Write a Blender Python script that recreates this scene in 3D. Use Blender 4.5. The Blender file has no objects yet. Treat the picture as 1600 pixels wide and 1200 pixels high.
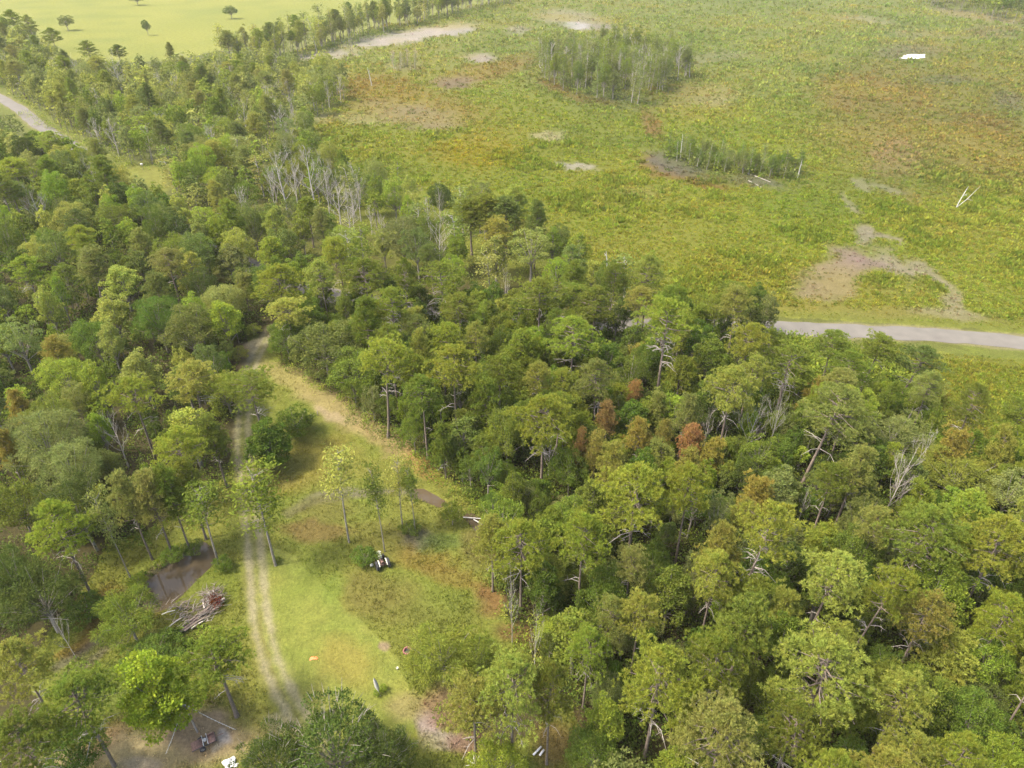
import bpy, math, random
import numpy as np
from mathutils import Vector, Matrix, Euler

# ------------------------------------------------------------------ camera, light, exposure
R = math.radians
S = bpy.context.scene
C = S.collection
CAM_H, PITCH, FPX = 70.0, R(33.5), 1109.0            # metres, angle below the horizon, focal length in photo pixels
cd = bpy.data.cameras.new("camera")
cam = bpy.data.objects.new("camera", cd); C.objects.link(cam)
cam.location = (0, 0, CAM_H); cam.rotation_euler = (R(90) - PITCH, 0, 0)
cd.sensor_width = 36; cd.lens = FPX / 1600 * 36; cd.clip_start = 1; cd.clip_end = 20000
S.camera = cam

SUN_EL, SUN_AZ = R(58), R(-104)                       # sun from the west side of the view, shadows fall eastward
W = bpy.data.worlds.new("World"); S.world = W; W.use_nodes = True
wt = W.node_tree; bg = wt.nodes["Background"]
sky = wt.nodes.new("ShaderNodeTexSky"); sky.sky_type = 'NISHITA'; sky.sun_disc = False
sky.sun_elevation = SUN_EL; sky.sun_rotation = SUN_AZ; sky.air_density = 1.0; sky.dust_density = 4.0
wt.links.new(sky.outputs[0], bg.inputs[0]); bg.inputs[1].default_value = 0.15
sl = bpy.data.lights.new("sun", 'SUN'); sl.energy = 2.0; sl.angle = R(7.0); sl.color = (1.0, 0.94, 0.84)
so = bpy.data.objects.new("sun", sl); C.objects.link(so)
sd = Vector((math.sin(SUN_AZ) * math.cos(SUN_EL), math.cos(SUN_AZ) * math.cos(SUN_EL), math.sin(SUN_EL)))
so.rotation_euler = sd.to_track_quat('Z', 'Y').to_euler(); so.location = sd * 300
S.view_settings.view_transform = 'Standard'; S.view_settings.look = 'None'
S.view_settings.gamma = 1; S.view_settings.exposure = 1.9
S.cycles.use_denoising = True
S.cycles.max_bounces = 6; S.cycles.diffuse_bounces = 3; S.cycles.transmission_bounces = 3
S.cycles.glossy_bounces = 2; S.cycles.caustics_reflective = False; S.cycles.caustics_refractive = False

rng = np.random.default_rng(7); random.seed(7)

# ------------------------------------------------------------------ geometry of the view (used only to survey the site from the photograph)
cp, sp = math.cos(PITCH), math.sin(PITCH)
def at(x, y, z=0.0):
    u, v = (x - 800) / FPX, (600 - y) / FPX
    d = (u, cp + v * sp, -sp + v * cp)
    t = (z - CAM_H) / d[2]
    return Vector((d[0] * t, d[1] * t, z))
def px(X, Y, Z=0.0):
    zr = Z - CAM_H
    dep = Y * cp - zr * sp; up = Y * sp + zr * cp
    return 800 + FPX * X / dep, 600 - FPX * up / dep
def scale_at(p):                                     # photo pixels per metre at a point
    return FPX / (p[1] * cp - (p[2] - CAM_H) * sp)
def poly_world(pts): return np.array([at(*p)[:2] for p in pts])
def inside(poly, X, Y):
    X = np.asarray(X, float); Y = np.asarray(Y, float); r = np.zeros(X.shape, bool); n = len(poly)
    for i in range(n):
        x1, y1 = poly[i]; x2, y2 = poly[(i + 1) % n]
        if y1 == y2: continue
        c = ((y1 > Y) != (y2 > Y)) & (X < (x2 - x1) * (Y - y1) / (y2 - y1) + x1)
        r ^= c
    return r
def seg_dist(path, X, Y):
    d = np.full(np.shape(X), 1e9)
    for (x1, y1), (x2, y2) in zip(path[:-1], path[1:]):
        dx, dy = x2 - x1, y2 - y1
        t = np.clip(((X - x1) * dx + (Y - y1) * dy) / (dx * dx + dy * dy), 0, 1)
        d = np.minimum(d, np.hypot(X - x1 - t * dx, Y - y1 - t * dy))
    return d
def smooth_path(pts, k=10):
    P = [Vector(p) for p in pts]; P = [2 * P[0] - P[1]] + P + [2 * P[-1] - P[-2]]; out = []
    for i in range(1, len(P) - 2):
        a, b, c, d = P[i - 1:i + 3]
        for j in range(k):
            t = j / k
            out.append(0.5 * ((2 * b) + (c - a) * t + (2 * a - 5 * b + 4 * c - d) * t * t + (3 * b - a - 3 * c + d) * t ** 3))
    out.append(P[-2]); return out
_ng = rng.random((4, 64, 64))
def vnoise(X, Y, s, k=0):
    X = np.asarray(X) / s + 17.3 * k; Y = np.asarray(Y) / s + 9.1 * k
    xi = np.floor(X).astype(int); yi = np.floor(Y).astype(int); fx = X - xi; fy = Y - yi
    fx = fx * fx * (3 - 2 * fx); fy = fy * fy * (3 - 2 * fy); g = _ng[k % 4]
    a = g[xi % 64, yi % 64]; b = g[(xi + 1) % 64, yi % 64]; c = g[xi % 64, (yi + 1) % 64]; d = g[(xi + 1) % 64, (yi + 1) % 64]
    return (a * (1 - fx) + b * fx) * (1 - fy) + (c * (1 - fx) + d * fx) * fy - 0.5
def lin(c, k=1.0):
    c = np.asarray(c, float) / 255
    return np.where(c <= 0.04045, c / 12.92, ((c + 0.055) / 1.055) ** 2.4) * np.asarray(k)

# ------------------------------------------------------------------ materials
def mat(name):
    m = bpy.data.materials.new(name); m.use_nodes = True
    return m, m.node_tree, m.node_tree.nodes["Principled BSDF"]
def N(t, kind, **kw):
    n = t.nodes.new(kind)
    for k, v in kw.items(): setattr(n, k, v)
    return n
def rgb(c): return (float(c[0]), float(c[1]), float(c[2]), 1)
def simple(name, col, rough=0.7, metal=0.0, noise=6.0, amount=0.35, bump=0.0):
    m, t, b = mat(name)
    tx = N(t, 'ShaderNodeTexNoise'); tx.inputs['Scale'].default_value = noise; tx.inputs['Detail'].default_value = 6
    co = N(t, 'ShaderNodeTexCoord'); t.links.new(co.outputs['Object'], tx.inputs['Vector'])
    mr = N(t, 'ShaderNodeMapRange'); mr.inputs[1].default_value = 0.3; mr.inputs[2].default_value = 0.7
    mr.inputs[3].default_value = 1 - amount; mr.inputs[4].default_value = 1 + amount
    t.links.new(tx.outputs[0], mr.inputs[0])
    vm = N(t, 'ShaderNodeVectorMath', operation='SCALE'); vm.inputs[0].default_value = tuple(float(x) for x in col[:3])
    t.links.new(mr.outputs[0], vm.inputs['Scale']); t.links.new(vm.outputs[0], b.inputs['Base Color'])
    b.inputs['Roughness'].default_value = rough; b.inputs['Metallic'].default_value = metal
    if bump:
        bn = N(t, 'ShaderNodeBump'); bn.inputs['Strength'].default_value = bump
        t.links.new(tx.outputs[0], bn.inputs['Height']); t.links.new(bn.outputs[0], b.inputs['Normal'])
    return m
def foliage(name, attr=None, var=0.3, trans=0.5):
    m, t, b = mat(name); t.nodes.remove(b); out = t.nodes['Material Output']
    if attr: c = N(t, 'ShaderNodeAttribute', attribute_name=attr); cs = c.outputs['Color']
    else: c = N(t, 'ShaderNodeObjectInfo'); cs = c.outputs['Color']
    g = N(t, 'ShaderNodeNewGeometry')
    mr = N(t, 'ShaderNodeMapRange'); mr.inputs[3].default_value = 1 - var; mr.inputs[4].default_value = 1 + var
    t.links.new(g.outputs['Random Per Island'], mr.inputs[0])
    vm = N(t, 'ShaderNodeVectorMath', operation='SCALE'); t.links.new(cs, vm.inputs[0]); t.links.new(mr.outputs[0], vm.inputs['Scale'])
    tx = N(t, 'ShaderNodeTexNoise'); tx.inputs['Scale'].default_value = 0.9; tx.inputs['Detail'].default_value = 2
    co = N(t, 'ShaderNodeTexCoord'); t.links.new(co.outputs['Object'], tx.inputs['Vector'])
    hs = N(t, 'ShaderNodeHueSaturation'); t.links.new(vm.outputs[0], hs.inputs['Color'])
    m2 = N(t, 'ShaderNodeMapRange'); m2.inputs[1].default_value = 0.3; m2.inputs[2].default_value = 0.7
    m2.inputs[3].default_value = 0.484; m2.inputs[4].default_value = 0.516; t.links.new(tx.outputs[0], m2.inputs[0]); t.links.new(m2.outputs[0], hs.inputs['Hue'])
    d = N(t, 'ShaderNodeBsdfDiffuse'); tr = N(t, 'ShaderNodeBsdfTranslucent'); mx = N(t, 'ShaderNodeMixShader'); mx.inputs[0].default_value = trans
    t.links.new(hs.outputs[0], d.inputs[0]); t.links.new(hs.outputs[0], tr.inputs[0])
    t.links.new(d.outputs[0], mx.inputs[1]); t.links.new(tr.outputs[0], mx.inputs[2]); t.links.new(mx.outputs[0], out.inputs[0])
    return m
M_HAZE = bpy.data.materials.new('thin_haze'); M_HAZE.use_nodes = True; _t = M_HAZE.node_tree; _t.nodes.clear()
_o = N(_t, 'ShaderNodeOutputMaterial'); _v = N(_t, 'ShaderNodeVolumePrincipled'); _v.inputs['Color'].default_value = (1, .95, .80, 1); _v.inputs['Density'].default_value = .00008
_t.links.new(_v.outputs[0], _o.inputs['Volume'])
M_LEAF = foliage("leaf"); M_NEEDLE = foliage("needle", var=0.3); M_TINT = foliage("leaf_mixed", "tint", var=0.3)
M_BARK = simple("pine_bark", (0.15, 0.115, 0.085), 0.9, noise=3, amount=0.4, bump=0.4)
M_PALEBARK = simple("pale_bark", (0.22, 0.19, 0.15), 0.9, noise=3, amount=0.35, bump=0.3)
M_DEAD = simple("weathered_wood", (0.37, 0.325, 0.275), 0.9, noise=4, amount=0.25, bump=0.3)
M_LIMB = simple("dead_limb_wood", (0.30, 0.26, 0.215), 0.9, noise=4, amount=0.3)
M_WHITEWOOD = simple("bleached_wood", (0.46, 0.43, 0.37), 0.85, noise=4, amount=0.2, bump=0.3)

# ------------------------------------------------------------------ mesh tools
class MB:
    """Collects quads/triangles; build() links them as one mesh object."""
    def __init__(s): s.v = []; s.f = []; s.n = 0; s.m = []; s.tint = []
    def add(s, V, F, mi=0, tint=None):
        V = np.asarray(V, float); F = np.asarray(F, int)
        s.v.append(V); s.f.append(F + s.n); s.n += len(V); s.m.append(np.full(len(F), mi))
        if tint is not None: s.tint.append(np.broadcast_to(tint, (len(V), 3)))
    def mesh(s, name, mats, smooth=False):
        V = np.concatenate(s.v).astype(np.float32)
        idx = np.concatenate([f.ravel() for f in s.f]); tot = np.concatenate([np.full(len(f), f.shape[1]) for f in s.f])
        mi = np.concatenate(s.m)
        me = bpy.data.meshes.new(name); me.vertices.add(len(V)); me.vertices.foreach_set("co", V.ravel())
        me.loops.add(len(idx)); me.loops.foreach_set("vertex_index", idx.astype(np.int32))
        me.polygons.add(len(tot)); st = np.concatenate([[0], np.cumsum(tot)[:-1]])
        me.polygons.foreach_set("loop_start", st.astype(np.int32)); me.polygons.foreach_set("material_index", mi.astype(np.int32))
        if smooth: me.polygons.foreach_set("use_smooth", np.ones(len(tot), bool))
        for m in (mats if isinstance(mats, (list, tuple)) else [mats]): me.materials.append(m)
        if s.tint:
            a = me.color_attributes.new("tint", 'FLOAT_COLOR', 'POINT')
            T = np.ones((len(V), 4), np.float32); T[:, :3] = np.concatenate(s.tint); a.data.foreach_set("color", T.ravel())
        me.update(calc_edges=True); return me
    def build(s, name, mats, parent=None, smooth=False):
        o = bpy.data.objects.new(name, s.mesh(name, mats, smooth)); C.objects.link(o)
        if parent: o.parent = parent
        return o
    # primitives
    def tube(s, pts, rad, k=6, mi=0, cap=True):
        P = [Vector(p) for p in pts]; n = len(P); rings = []
        ref = Vector((0.31, 0.95, 0.05))
        for i, p in enumerate(P):
            t = (P[min(i + 1, n - 1)] - P[max(i - 1, 0)]).normalized()
            a = t.cross(ref)
            if a.length < 0.2: a = t.cross(Vector((1, 0.1, 0)))
            a.normalize(); b = t.cross(a)
            r = rad[i] if hasattr(rad, '__len__') else rad
            rings += [p + (a * math.cos(2 * math.pi * j / k) + b * math.sin(2 * math.pi * j / k)) * r for j in range(k)]
        F = [(i * k + j, i * k + (j + 1) % k, (i + 1) * k + (j + 1) % k, (i + 1) * k + j) for i in range(n - 1) for j in range(k)]
        s.add([tuple(v) for v in rings], F, mi)
        if cap: s.add([tuple(v) for v in rings[-k:]], [tuple(range(k))], mi); s.add([tuple(v) for v in rings[:k]], [tuple(range(k))[::-1]], mi)
    def box(s, c, size, rot=(0, 0, 0), mi=0, taper=1.0):
        x, y, z = (d / 2 for d in size); E = Euler(rot).to_matrix()
        V = [Vector((sx * x * (taper if sz > 0 else 1), sy * y * (taper if sz > 0 else 1), sz * z)) for sx in (-1, 1) for sy in (-1, 1) for sz in (-1, 1)]
        V = [tuple(E @ v + Vector(c)) for v in V]
        s.add(V, [(0, 1, 3, 2), (4, 6, 7, 5), (0, 4, 5, 1), (2, 3, 7, 6), (0, 2, 6, 4), (1, 5, 7, 3)], mi)
    def blades(s, O, D, L, Wd, mi=0, tint=None, fold=0.5):
        """rhombic leaves: origins O, unit directions D, lengths L, widths Wd"""
        n = len(O); r = rng.normal(size=(n, 3)); side = np.cross(D, r); side /= np.linalg.norm(side, axis=1)[:, None] + 1e-9
        L = np.broadcast_to(L, n)[:, None]; Wd = np.broadcast_to(Wd, n)[:, None]
        mid = O + D * L * fold
        V = np.stack([O, mid + side * Wd / 2, O + D * L, mid - side * Wd / 2], 1).reshape(-1, 3)
        F = np.arange(4 * n).reshape(n, 4)
        s.add(V, F, mi, None if tint is None else np.repeat(np.asarray(tint), 4, 0) if np.ndim(tint) > 1 else tint)
def unit(n):
    v = rng.normal(size=(n, 3)); return v / np.linalg.norm(v, axis=1)[:, None]
def norm(v): return v / (np.linalg.norm(v, axis=1)[:, None] + 1e-9)

def tag(o, label=None, cat=None, group=None, kind=None):
    if label: o["label"] = label
    if cat: o["category"] = cat
    if group: o["group"] = group
    if kind: o["kind"] = kind
    return o
def thing(name, label, cat, loc=(0, 0, 0), rotz=0, group=None):
    o = bpy.data.objects.new(name, None); C.objects.link(o); o.empty_display_size = 0.5
    o.location = loc; o.rotation_euler = (0, 0, rotz); return tag(o, label, cat, group)

# ------------------------------------------------------------------ tree prototypes (meshes; every tree placed later is an object of its own)
def make_pine(kind, seed):
    """returns trunk mesh, crown mesh, height, crown width"""
    global rng
    keep = rng; rng = np.random.default_rng(seed); rd = random.Random(seed)
    P = dict(flat=(18, 9, .34, .55), round=(18, 7.5, .38, .8), sparse=(18, 8, .36, .6), tall=(15, 5.6, .52, 1.3), fork=(17, 9, .38, .6), wide=(18, 9.5, .42, .75), small=(9, 4.2, .72, 1.2))[kind]
    H, Wd, cf, dome = P; rad = Wd / 2; zb = H * (1 - cf)
    t = MB(); c = MB()
    bend = Vector((rd.uniform(-.5, .5), rd.uniform(-.5, .5), 0))
    def axis(z): q = z / H; return Vector((0, 0, z)) + bend * (q * q + 0.25 * math.sin(q * 7))
    r0 = 0.012 * H + .05
    zs = np.linspace(-0.3, H * .96, 12)
    t.tube([axis(z) for z in zs], [max(.03, r0 * (1 - .86 * max(z, 0) / H)) * (1.35 if z <= 0 else 1) for z in zs], 7)
    stems = [(axis, 1.0, Vector((0, 0, 0)))]
    puffs = []
    nl = dict(flat=30, round=38, sparse=22, tall=44, fork=30, wide=46, small=34)[kind]
    for i in range(nl):
        q = (i + .5) / nl; z = zb + (H * .95 - zb) * q ** .85
        # dome profile: widest a third of the way up, closing at the top
        prof = math.sin(math.pi * min(1, max(.0, (q * .86 + .2)))) ** .6 if kind not in ('tall', 'small') else (1 - q) ** .75 + .12
        if kind == 'flat': prof = (1 - q ** 3) ** .5 * (.75 + .25 * q)
        L = rad * prof * rd.uniform(.6, 1.06)
        az = i * 2.399 + rd.uniform(-.5, .5)
        if kind == 'fork' : L *= 1.0 + .35 * math.cos(az * 2)
        dirh = Vector((math.cos(az), math.sin(az), 0)); b0 = axis(z - .12 * L)
        rise = rd.uniform(.05, .45) * L if kind not in ('wide',) else rd.uniform(-.08, .3) * L
        pts = [b0 + dirh * L * f + Vector((0, 0, rise * f ** 1.7)) + Vector((rd.uniform(-.12, .12), rd.uniform(-.12, .12), 0)) * (f > 0) for f in (0, .3, .55, .8, 1)]
        t.tube(pts, [r0 * .36, r0 * .28, r0 * .2, r0 * .13, .02], 4)
        for f in (.5, .78, 1.0):
            if L < 1.0 and f < .9: continue
            if f < .7 and rd.random() < .45: continue
            p = b0 + dirh * L * f + Vector((0, 0, rise * f ** 1.7))
            k = 1 if f < .7 else 2
            for _ in range(k):
                o = Vector((rd.uniform(-1, 1), rd.uniform(-1, 1), rd.uniform(-.2, .35))) * (.95 if k > 1 else .5)
                puffs.append((p + o, rd.uniform(.42, .82)))
    for _ in range(6): puffs.append((axis(H * .95) + Vector((rd.uniform(-.7, .7), rd.uniform(-.7, .7), rd.uniform(-.5, .25))), .7))
    # bare dead limbs below the crown
    for _ in range(dict(sparse=20, wide=9, flat=7, round=5).get(kind, 4)):
        z = zb * rd.uniform(.62, 1.02); az = rd.uniform(0, 6.28); L = rad * rd.uniform(.3, .85)
        d = Vector((math.cos(az), math.sin(az), 0)); b0 = axis(z)
        t.tube([b0, b0 + d * L * .5 + Vector((0, 0, L * .1)), b0 + d * L + Vector((rd.uniform(-.4, .4), rd.uniform(-.4, .4), -L * rd.uniform(0, .3)))], [.06, .045, .015], 4, mi=1)
        for _q in range(3): e_ = b0 + d * L * rd.uniform(.3, .9); t.tube([e_, e_ + Vector((rd.uniform(-.8, .8), rd.uniform(-.8, .8), rd.uniform(-.4, .5)))], [.03, .008], 3, mi=1)
    O, D, Ls = [], [], []
    for p, r in puffs:
        nt = int(11 * (r / .7) ** 2); u = unit(nt); u[:, 2] = np.abs(u[:, 2]) * .9 - .18; u = norm(u)
        cen = np.array(p) + u * np.array([r, r, r * .55]) * rng.uniform(.55, 1, (nt, 1))
        for j in range(nt):
            a = u[j] * .8 + np.array([0, 0, .55]); dd = norm(a + unit(13) * .85)
            O.append(np.repeat(cen[j][None], 13, 0)); D.append(dd); Ls.append(rng.uniform(.3, .52, 13))
    O = np.concatenate(O); D = np.concatenate(D); Ls = np.concatenate(Ls)
    c.blades(O, D, Ls, .066)
    rng = keep
    return t.mesh("trunk", [M_BARK, M_LIMB], True), c.mesh("crown", M_NEEDLE), H, Wd

def make_broadleaf(kind, seed):
    global rng
    keep = rng; rng = np.random.default_rng(seed); rd = random.Random(seed)
    H, Wd, zb, nlobe, leaf, wr = dict(oak=(11, 8.5, .22, 62, .26, .62), gum=(13, 6.2, .2, 58, .27, .75), open=(12, 7.5, .30, 40, .26, .6), dome=(9, 8.5, .15, 60, .24, .6),
                    slim=(11, 4.0, .2, 40, .25, .65), feather=(10, 7.5, .2, 56, .36, .2), live=(9, 9.0, .12, 110, .28, .45), bush=(4, 4.4, .05, 34, .2, .6), bright=(12, 7.6, .1, 74, .3, .8))[kind]
    rx = Wd / 2; z0 = H * zb; rz = (H - z0) / 2; zc = z0 + rz
    t = MB(); c = MB(); r0 = .014 * H + .06
    zs = np.linspace(-.3, H * .8, 8); bend = Vector((rd.uniform(-.6, .6), rd.uniform(-.6, .6), 0))
    ax = lambda z: Vector((0, 0, z)) + bend * (max(z, 0) / H) ** 2
    t.tube([ax(z) for z in zs], [max(.03, r0 * (1 - max(z, 0) / H)) for z in zs], 6)
    O, D, Ls = [], [], []
    for i in range(nlobe):
        u = np.array([0., 0., 0.]); y = 1 - 2 * (i + .5) / nlobe; a = i * 2.399 + rd.uniform(-.4, .4); q = math.sqrt(1 - y * y)
        u = np.array([math.cos(a) * q, math.sin(a) * q, y])
        if u[2] < -.55 and kind != 'bright': continue
        f = rd.uniform(.42, .98)
        prof = 1.0
        if kind in ('gum', 'slim', 'bright'): prof = 1 - .42 * max(0, u[2])      # ovoid crowns narrow upward
        cen = np.array([u[0] * rx * f * prof, u[1] * rx * f * prof, zc + u[2] * rz * f])
        lr = rx * rd.uniform(.25, .43) * (.66 if kind == 'open' else .55 if kind == 'live' else .74)
        if kind == 'live': cen *= np.array([1, 1, 1]) * rd.uniform(.88, 1.16)
        n = int(150 * (lr / 1.0) ** 1.6 / (leaf / .28) ** 1.4) + 26
        w = norm(unit(n) + u * .55 + np.array([0, 0, .25]))
        pos = cen + w * np.array([lr, lr, lr * .62]) * rng.uniform(.5, 1.12, (n, 1))
        if kind == 'feather':
            n *= 2; w = norm(unit(n) + u * .55 + np.array([0, 0, .25])); pos = cen + w * np.array([lr, lr, lr * .62]) * rng.uniform(.4, 1.15, (n, 1))
        if kind == 'feather': d = norm(w * .9 + unit(n) * .5 + np.array([0, 0, -.35]))
        else: d = norm(w * .55 + unit(n) * .8)
        O.append(pos); D.append(d); Ls.append(rng.uniform(.7, 1.25, n) * leaf)
        b0 = ax(max(.4, z0 * .8 + (cen[2] - z0) * .35)); e = Vector(cen)
        if kind == 'live':
            for _ in range(2): e2 = Vector(cen + unit(1)[0] * lr * .6); t.tube([e2, e2 + Vector((u[0] * .9 + rd.uniform(-.4, .4), u[1] * .9 + rd.uniform(-.4, .4), rd.uniform(.4, 1.0)))], [.035, .01], 3)
        if i % 2 == 0: t.tube([b0, (b0 + e) / 2 + Vector((0, 0, -.2)), e + Vector(u * lr * .7)], [r0 * .4, r0 * .25, .02], 4)
    n = 260; u = unit(n) * rng.uniform(.2, .7, (n, 1)) ** .6
    O.append(u * np.array([rx * .8, rx * .8, rz * .85]) + np.array([0, 0, zc])); D.append(unit(n)); Ls.append(np.full(n, leaf * 1.4))
    O = np.concatenate(O); D = np.concatenate(D); Ls = np.concatenate(Ls)
    k = O[:, 2] > .1
    c.blades(O[k], D[k], Ls[k], Ls[k] * wr)
    rng = keep
    return t.mesh("trunk", M_PALEBARK, True), c.mesh("crown", M_LEAF), H, Wd

def make_dead(seed, H=11, spread=.5, levels=3, wood=None, broad=1.0, stout=1.0):
    rd = random.Random(seed); t = MB(); b = MB()
    top = Vector((rd.uniform(-.06, .06) * H, rd.uniform(-.06, .06) * H, H))
    axis = lambda q: Vector((0, 0, -.3)) + (top + Vector((0, 0, .3))) * q + Vector((math.sin(q * 6) * .12, math.cos(q * 5) * .12, 0))
    qs = [i / 9 for i in range(10)]; r0 = .014 * H + .05
    t.tube([axis(q) for q in qs], [r0 * (1 - .9 * q) for q in qs], 6)
    def br(p, d, L, r, lev):
        pts = [p]; dd = d.copy()
        for i in range(4):
            dd = (dd + Vector((rd.uniform(-.22, .22), rd.uniform(-.22, .22), rd.uniform(-.05, .2)))).normalized(); pts.append(pts[-1] + dd * L / 4)
        b.tube(pts, [r, r * .8, r * .6, r * .45, .006 + .012 * stout], 4 if lev > 1 else 3)
        if lev > 0:
            for k in range(rd.randint(3, 5)):
                q = rd.randint(1, 4); nd = (dd + Vector((rd.uniform(-1, 1), rd.uniform(-1, 1), rd.uniform(-.2, .7))) * .75).normalized()
                br(pts[q], nd, L * rd.uniform(.35, .6), r * .5, lev - 1)
    for i in range(13):
        q = .3 + .68 * i / 13; az = i * 2.4 + rd.uniform(-.4, .4); up = rd.uniform(.4, 1.1)
        d = Vector((math.cos(az), math.sin(az), up)).normalized()
        br(axis(q), d, H * spread * broad * rd.uniform(.45, 1) * (1.1 - .6 * q), r0 * .42 * (1.15 - q) * stout, levels - 1)
    wood = wood or M_DEAD
    return t.mesh("trunk", wood, True), b.mesh("branches", wood, True), H, H * spread * broad * 1.3

PROTO = {}
for k, seeds in dict(flat=(1, 2), round=(3, 4, 5), sparse=(6, 7), tall=(8, 9), fork=(10, 11), wide=(12, 13), small=(14, 15)).items():
    PROTO[k] = [make_pine(k, s) for s in seeds]
for k, seeds in dict(oak=(21, 22), gum=(23, 24), open=(25, 26), dome=(27, 28), slim=(29, 30), feather=(31, 32), bush=(33, 34, 35), bright=(36,), live=(37, 38)).items():
    PROTO[k] = [make_broadleaf(k, s) for s in seeds]
PROTO['dead'] = [make_dead(s) for s in (41, 42, 43)]
PROTO['fan'] = [make_dead(s, H=9, spread=.62, levels=4, wood=M_DEAD, stout=.8) for s in (44, 45)]
PROTO['twiggy'] = [make_dead(s, H=10, spread=.40, levels=4, stout=.8) for s in (46, 47)]
def make_wisp(seed, H=12, low=2, reach=(.5, 1.7), nb=26, nleaf=24, wid=3.6):
    global rng
    keep = rng; rng = np.random.default_rng(seed); rd = random.Random(seed); t = MB(); c = MB()
    b2 = Vector((rd.uniform(-.5, .5), rd.uniform(-.5, .5), 0)); ax = lambda z: Vector((0, 0, z)) + b2 * (z / H) ** 2
    t.tube([ax(z) for z in np.linspace(-.2, H, 8)], list(np.linspace(.0105 * H, .03, 8)), 5)
    O = []
    for i in range(nb):
        z = rd.uniform(low, H); az_ = rd.uniform(0, 6.28); L = rd.uniform(*reach) * (1 - .4 * z / H); e = ax(z) + Vector((math.cos(az_) * L, math.sin(az_) * L, L * .7))
        t.tube([ax(z), e], [.05, .012], 3); O.append(np.array(e) + rng.normal(size=(nleaf, 3)) * np.array([.45, .45, .4]))
    O = np.concatenate(O); c.blades(O, norm(unit(len(O)) + np.array([0, 0, .2])), rng.uniform(.3, .6, len(O)), .2)
    rng = keep
    return t.mesh("trunk", M_PALEBARK if seed % 2 else M_DEAD, True), c.mesh("crown", M_LEAF), H, wid
PROTO['wisp'] = [make_wisp(s) for s in (51, 52, 53, 54)]
PROTO['airy'] = [make_wisp(s, 15, 7.0, (.8, 3.2), 46, 30, 5.4) for s in (55, 57, 59)]
PINES = ('flat', 'round', 'sparse', 'tall', 'fork', 'wide', 'small')
DEADS = ('dead', 'fan', 'twiggy')
STRAW = dict(wisp='thin pale-stemmed')
SHAPE = dict(live='dense', airy='airy', flat='flat-topped', round='round-crowned', sparse='thin-crowned', tall='pointed', fork='fork-stemmed', wide='wide-crowned', small='young bushy',
             oak='spreading', gum='upright oval', open='loose open', dome='low domed', slim='slender', feather='feathery', bush='bushy', bright='leafy oval')
HUE = dict(lime=(152, 162, 66), olive=(132, 144, 62), dull=(120, 132, 70), vivid=(162, 178, 62), dark=(92, 106, 52), mid=(118, 134, 58), bright=(144, 162, 64), yellow=(164, 168, 82),
           grey=(132, 140, 82), khaki=(150, 154, 84), deep=(104, 124, 54), rust=(174, 144, 92), amber=(166, 158, 80), pale=(172, 160, 135))
HUEWORD = dict(lime='lime green', olive='olive green', dull='dull green', vivid='vivid green', dark='dark green', mid='mid green', bright='bright green', yellow='yellow green',
               grey='grey green', khaki='khaki', deep='deep green', rust='orange brown', amber='amber tinged', pale='pale straw')
FK = np.array([.83, .82, .71])
def hue(h, jit=.1):
    c = lin(HUE[h], FK) * (1 + random.uniform(-jit, jit)); c = c * (1 + rng.uniform(-jit * .6, jit * .6, 3)); return rgb(c)

ALL = []                                             # (x, y, crown width, H, kind, label-short or None, object)
def plant(kind, loc, H, width, h, label=None, group=None, lean=(0, 0), name=None, cat=None, rz=None):
    tm, cm, PH, PW = random.choice(PROTO[kind])
    if name is None:
        name = 'pine_tree' if kind in PINES else 'dead_tree' if kind in DEADS else 'shrub' if kind == 'bush' else 'broadleaf_tree'
    if cat is None:
        cat = 'pine' if kind in PINES else 'dead tree' if kind in DEADS else 'shrub' if kind == 'bush' else 'broadleaf tree'
    e = thing(name, label, cat, (loc[0], loc[1], 0), 0, group)
    e.rotation_euler = (R(lean[0]), R(lean[1]), random.uniform(0, 6.28) if rz is None else rz)
    e.scale = (width / PW, width / PW, H / PH)
    for nm, me in (('trunk', tm), ('branches' if kind in DEADS else 'crown', cm)):
        o = bpy.data.objects.new(nm, me); C.objects.link(o); o.parent = e
        if nm == 'crown': o.color = hue(h)
    return e

# ------------------------------------------------------------------ ground: one polar sheet reaching the horizon, with a land-cover map
ROAD = smooth_path([at(x, y).to_2d() for x, y in ((-420, 40), (-150, 88), (0, 153), (60, 195), (125, 236), (182, 284), (300, 366), (470, 448), (700, 492), (950, 507), (1110, 509), (1200, 512), (1300, 516.5), (1450, 523), (1600, 536), (1800, 556), (2300, 610))], 8)
TRACK = smooth_path([at(x, y).to_2d() for x, y in ((424, 512), (408, 540), (393, 570), (384, 610), (380, 660), (380, 705), (384, 745), (391, 800), (397, 850), (401, 900), (407, 960), (418, 1015), (436, 1065), (458, 1105), (480, 1140), (500, 1190), (520, 1260))], 8)
POND = [(218, 928), (226, 912), (250, 892), (276, 872), (300, 854), (318, 846), (338, 862), (334, 878), (310, 900), (288, 922), (262, 948), (240, 954), (226, 948)]
POOL1 = [(640, 762), (662, 762), (684, 774), (700, 784), (688, 792), (664, 782), (644, 774)]
POOL2 = [(722, 804), (738, 800), (756, 812), (762, 828), (752, 834), (738, 822)]
DITCH = smooth_path([at(x, y).to_2d() for x, y in ((90, 1042), (130, 1018), (165, 988), (222, 940))], 6)
DITCH2 = smooth_path([at(x, y).to_2d() for x, y in ((455, 800), (490, 782), (560, 774), (620, 768), (660, 775))], 6)

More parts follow.
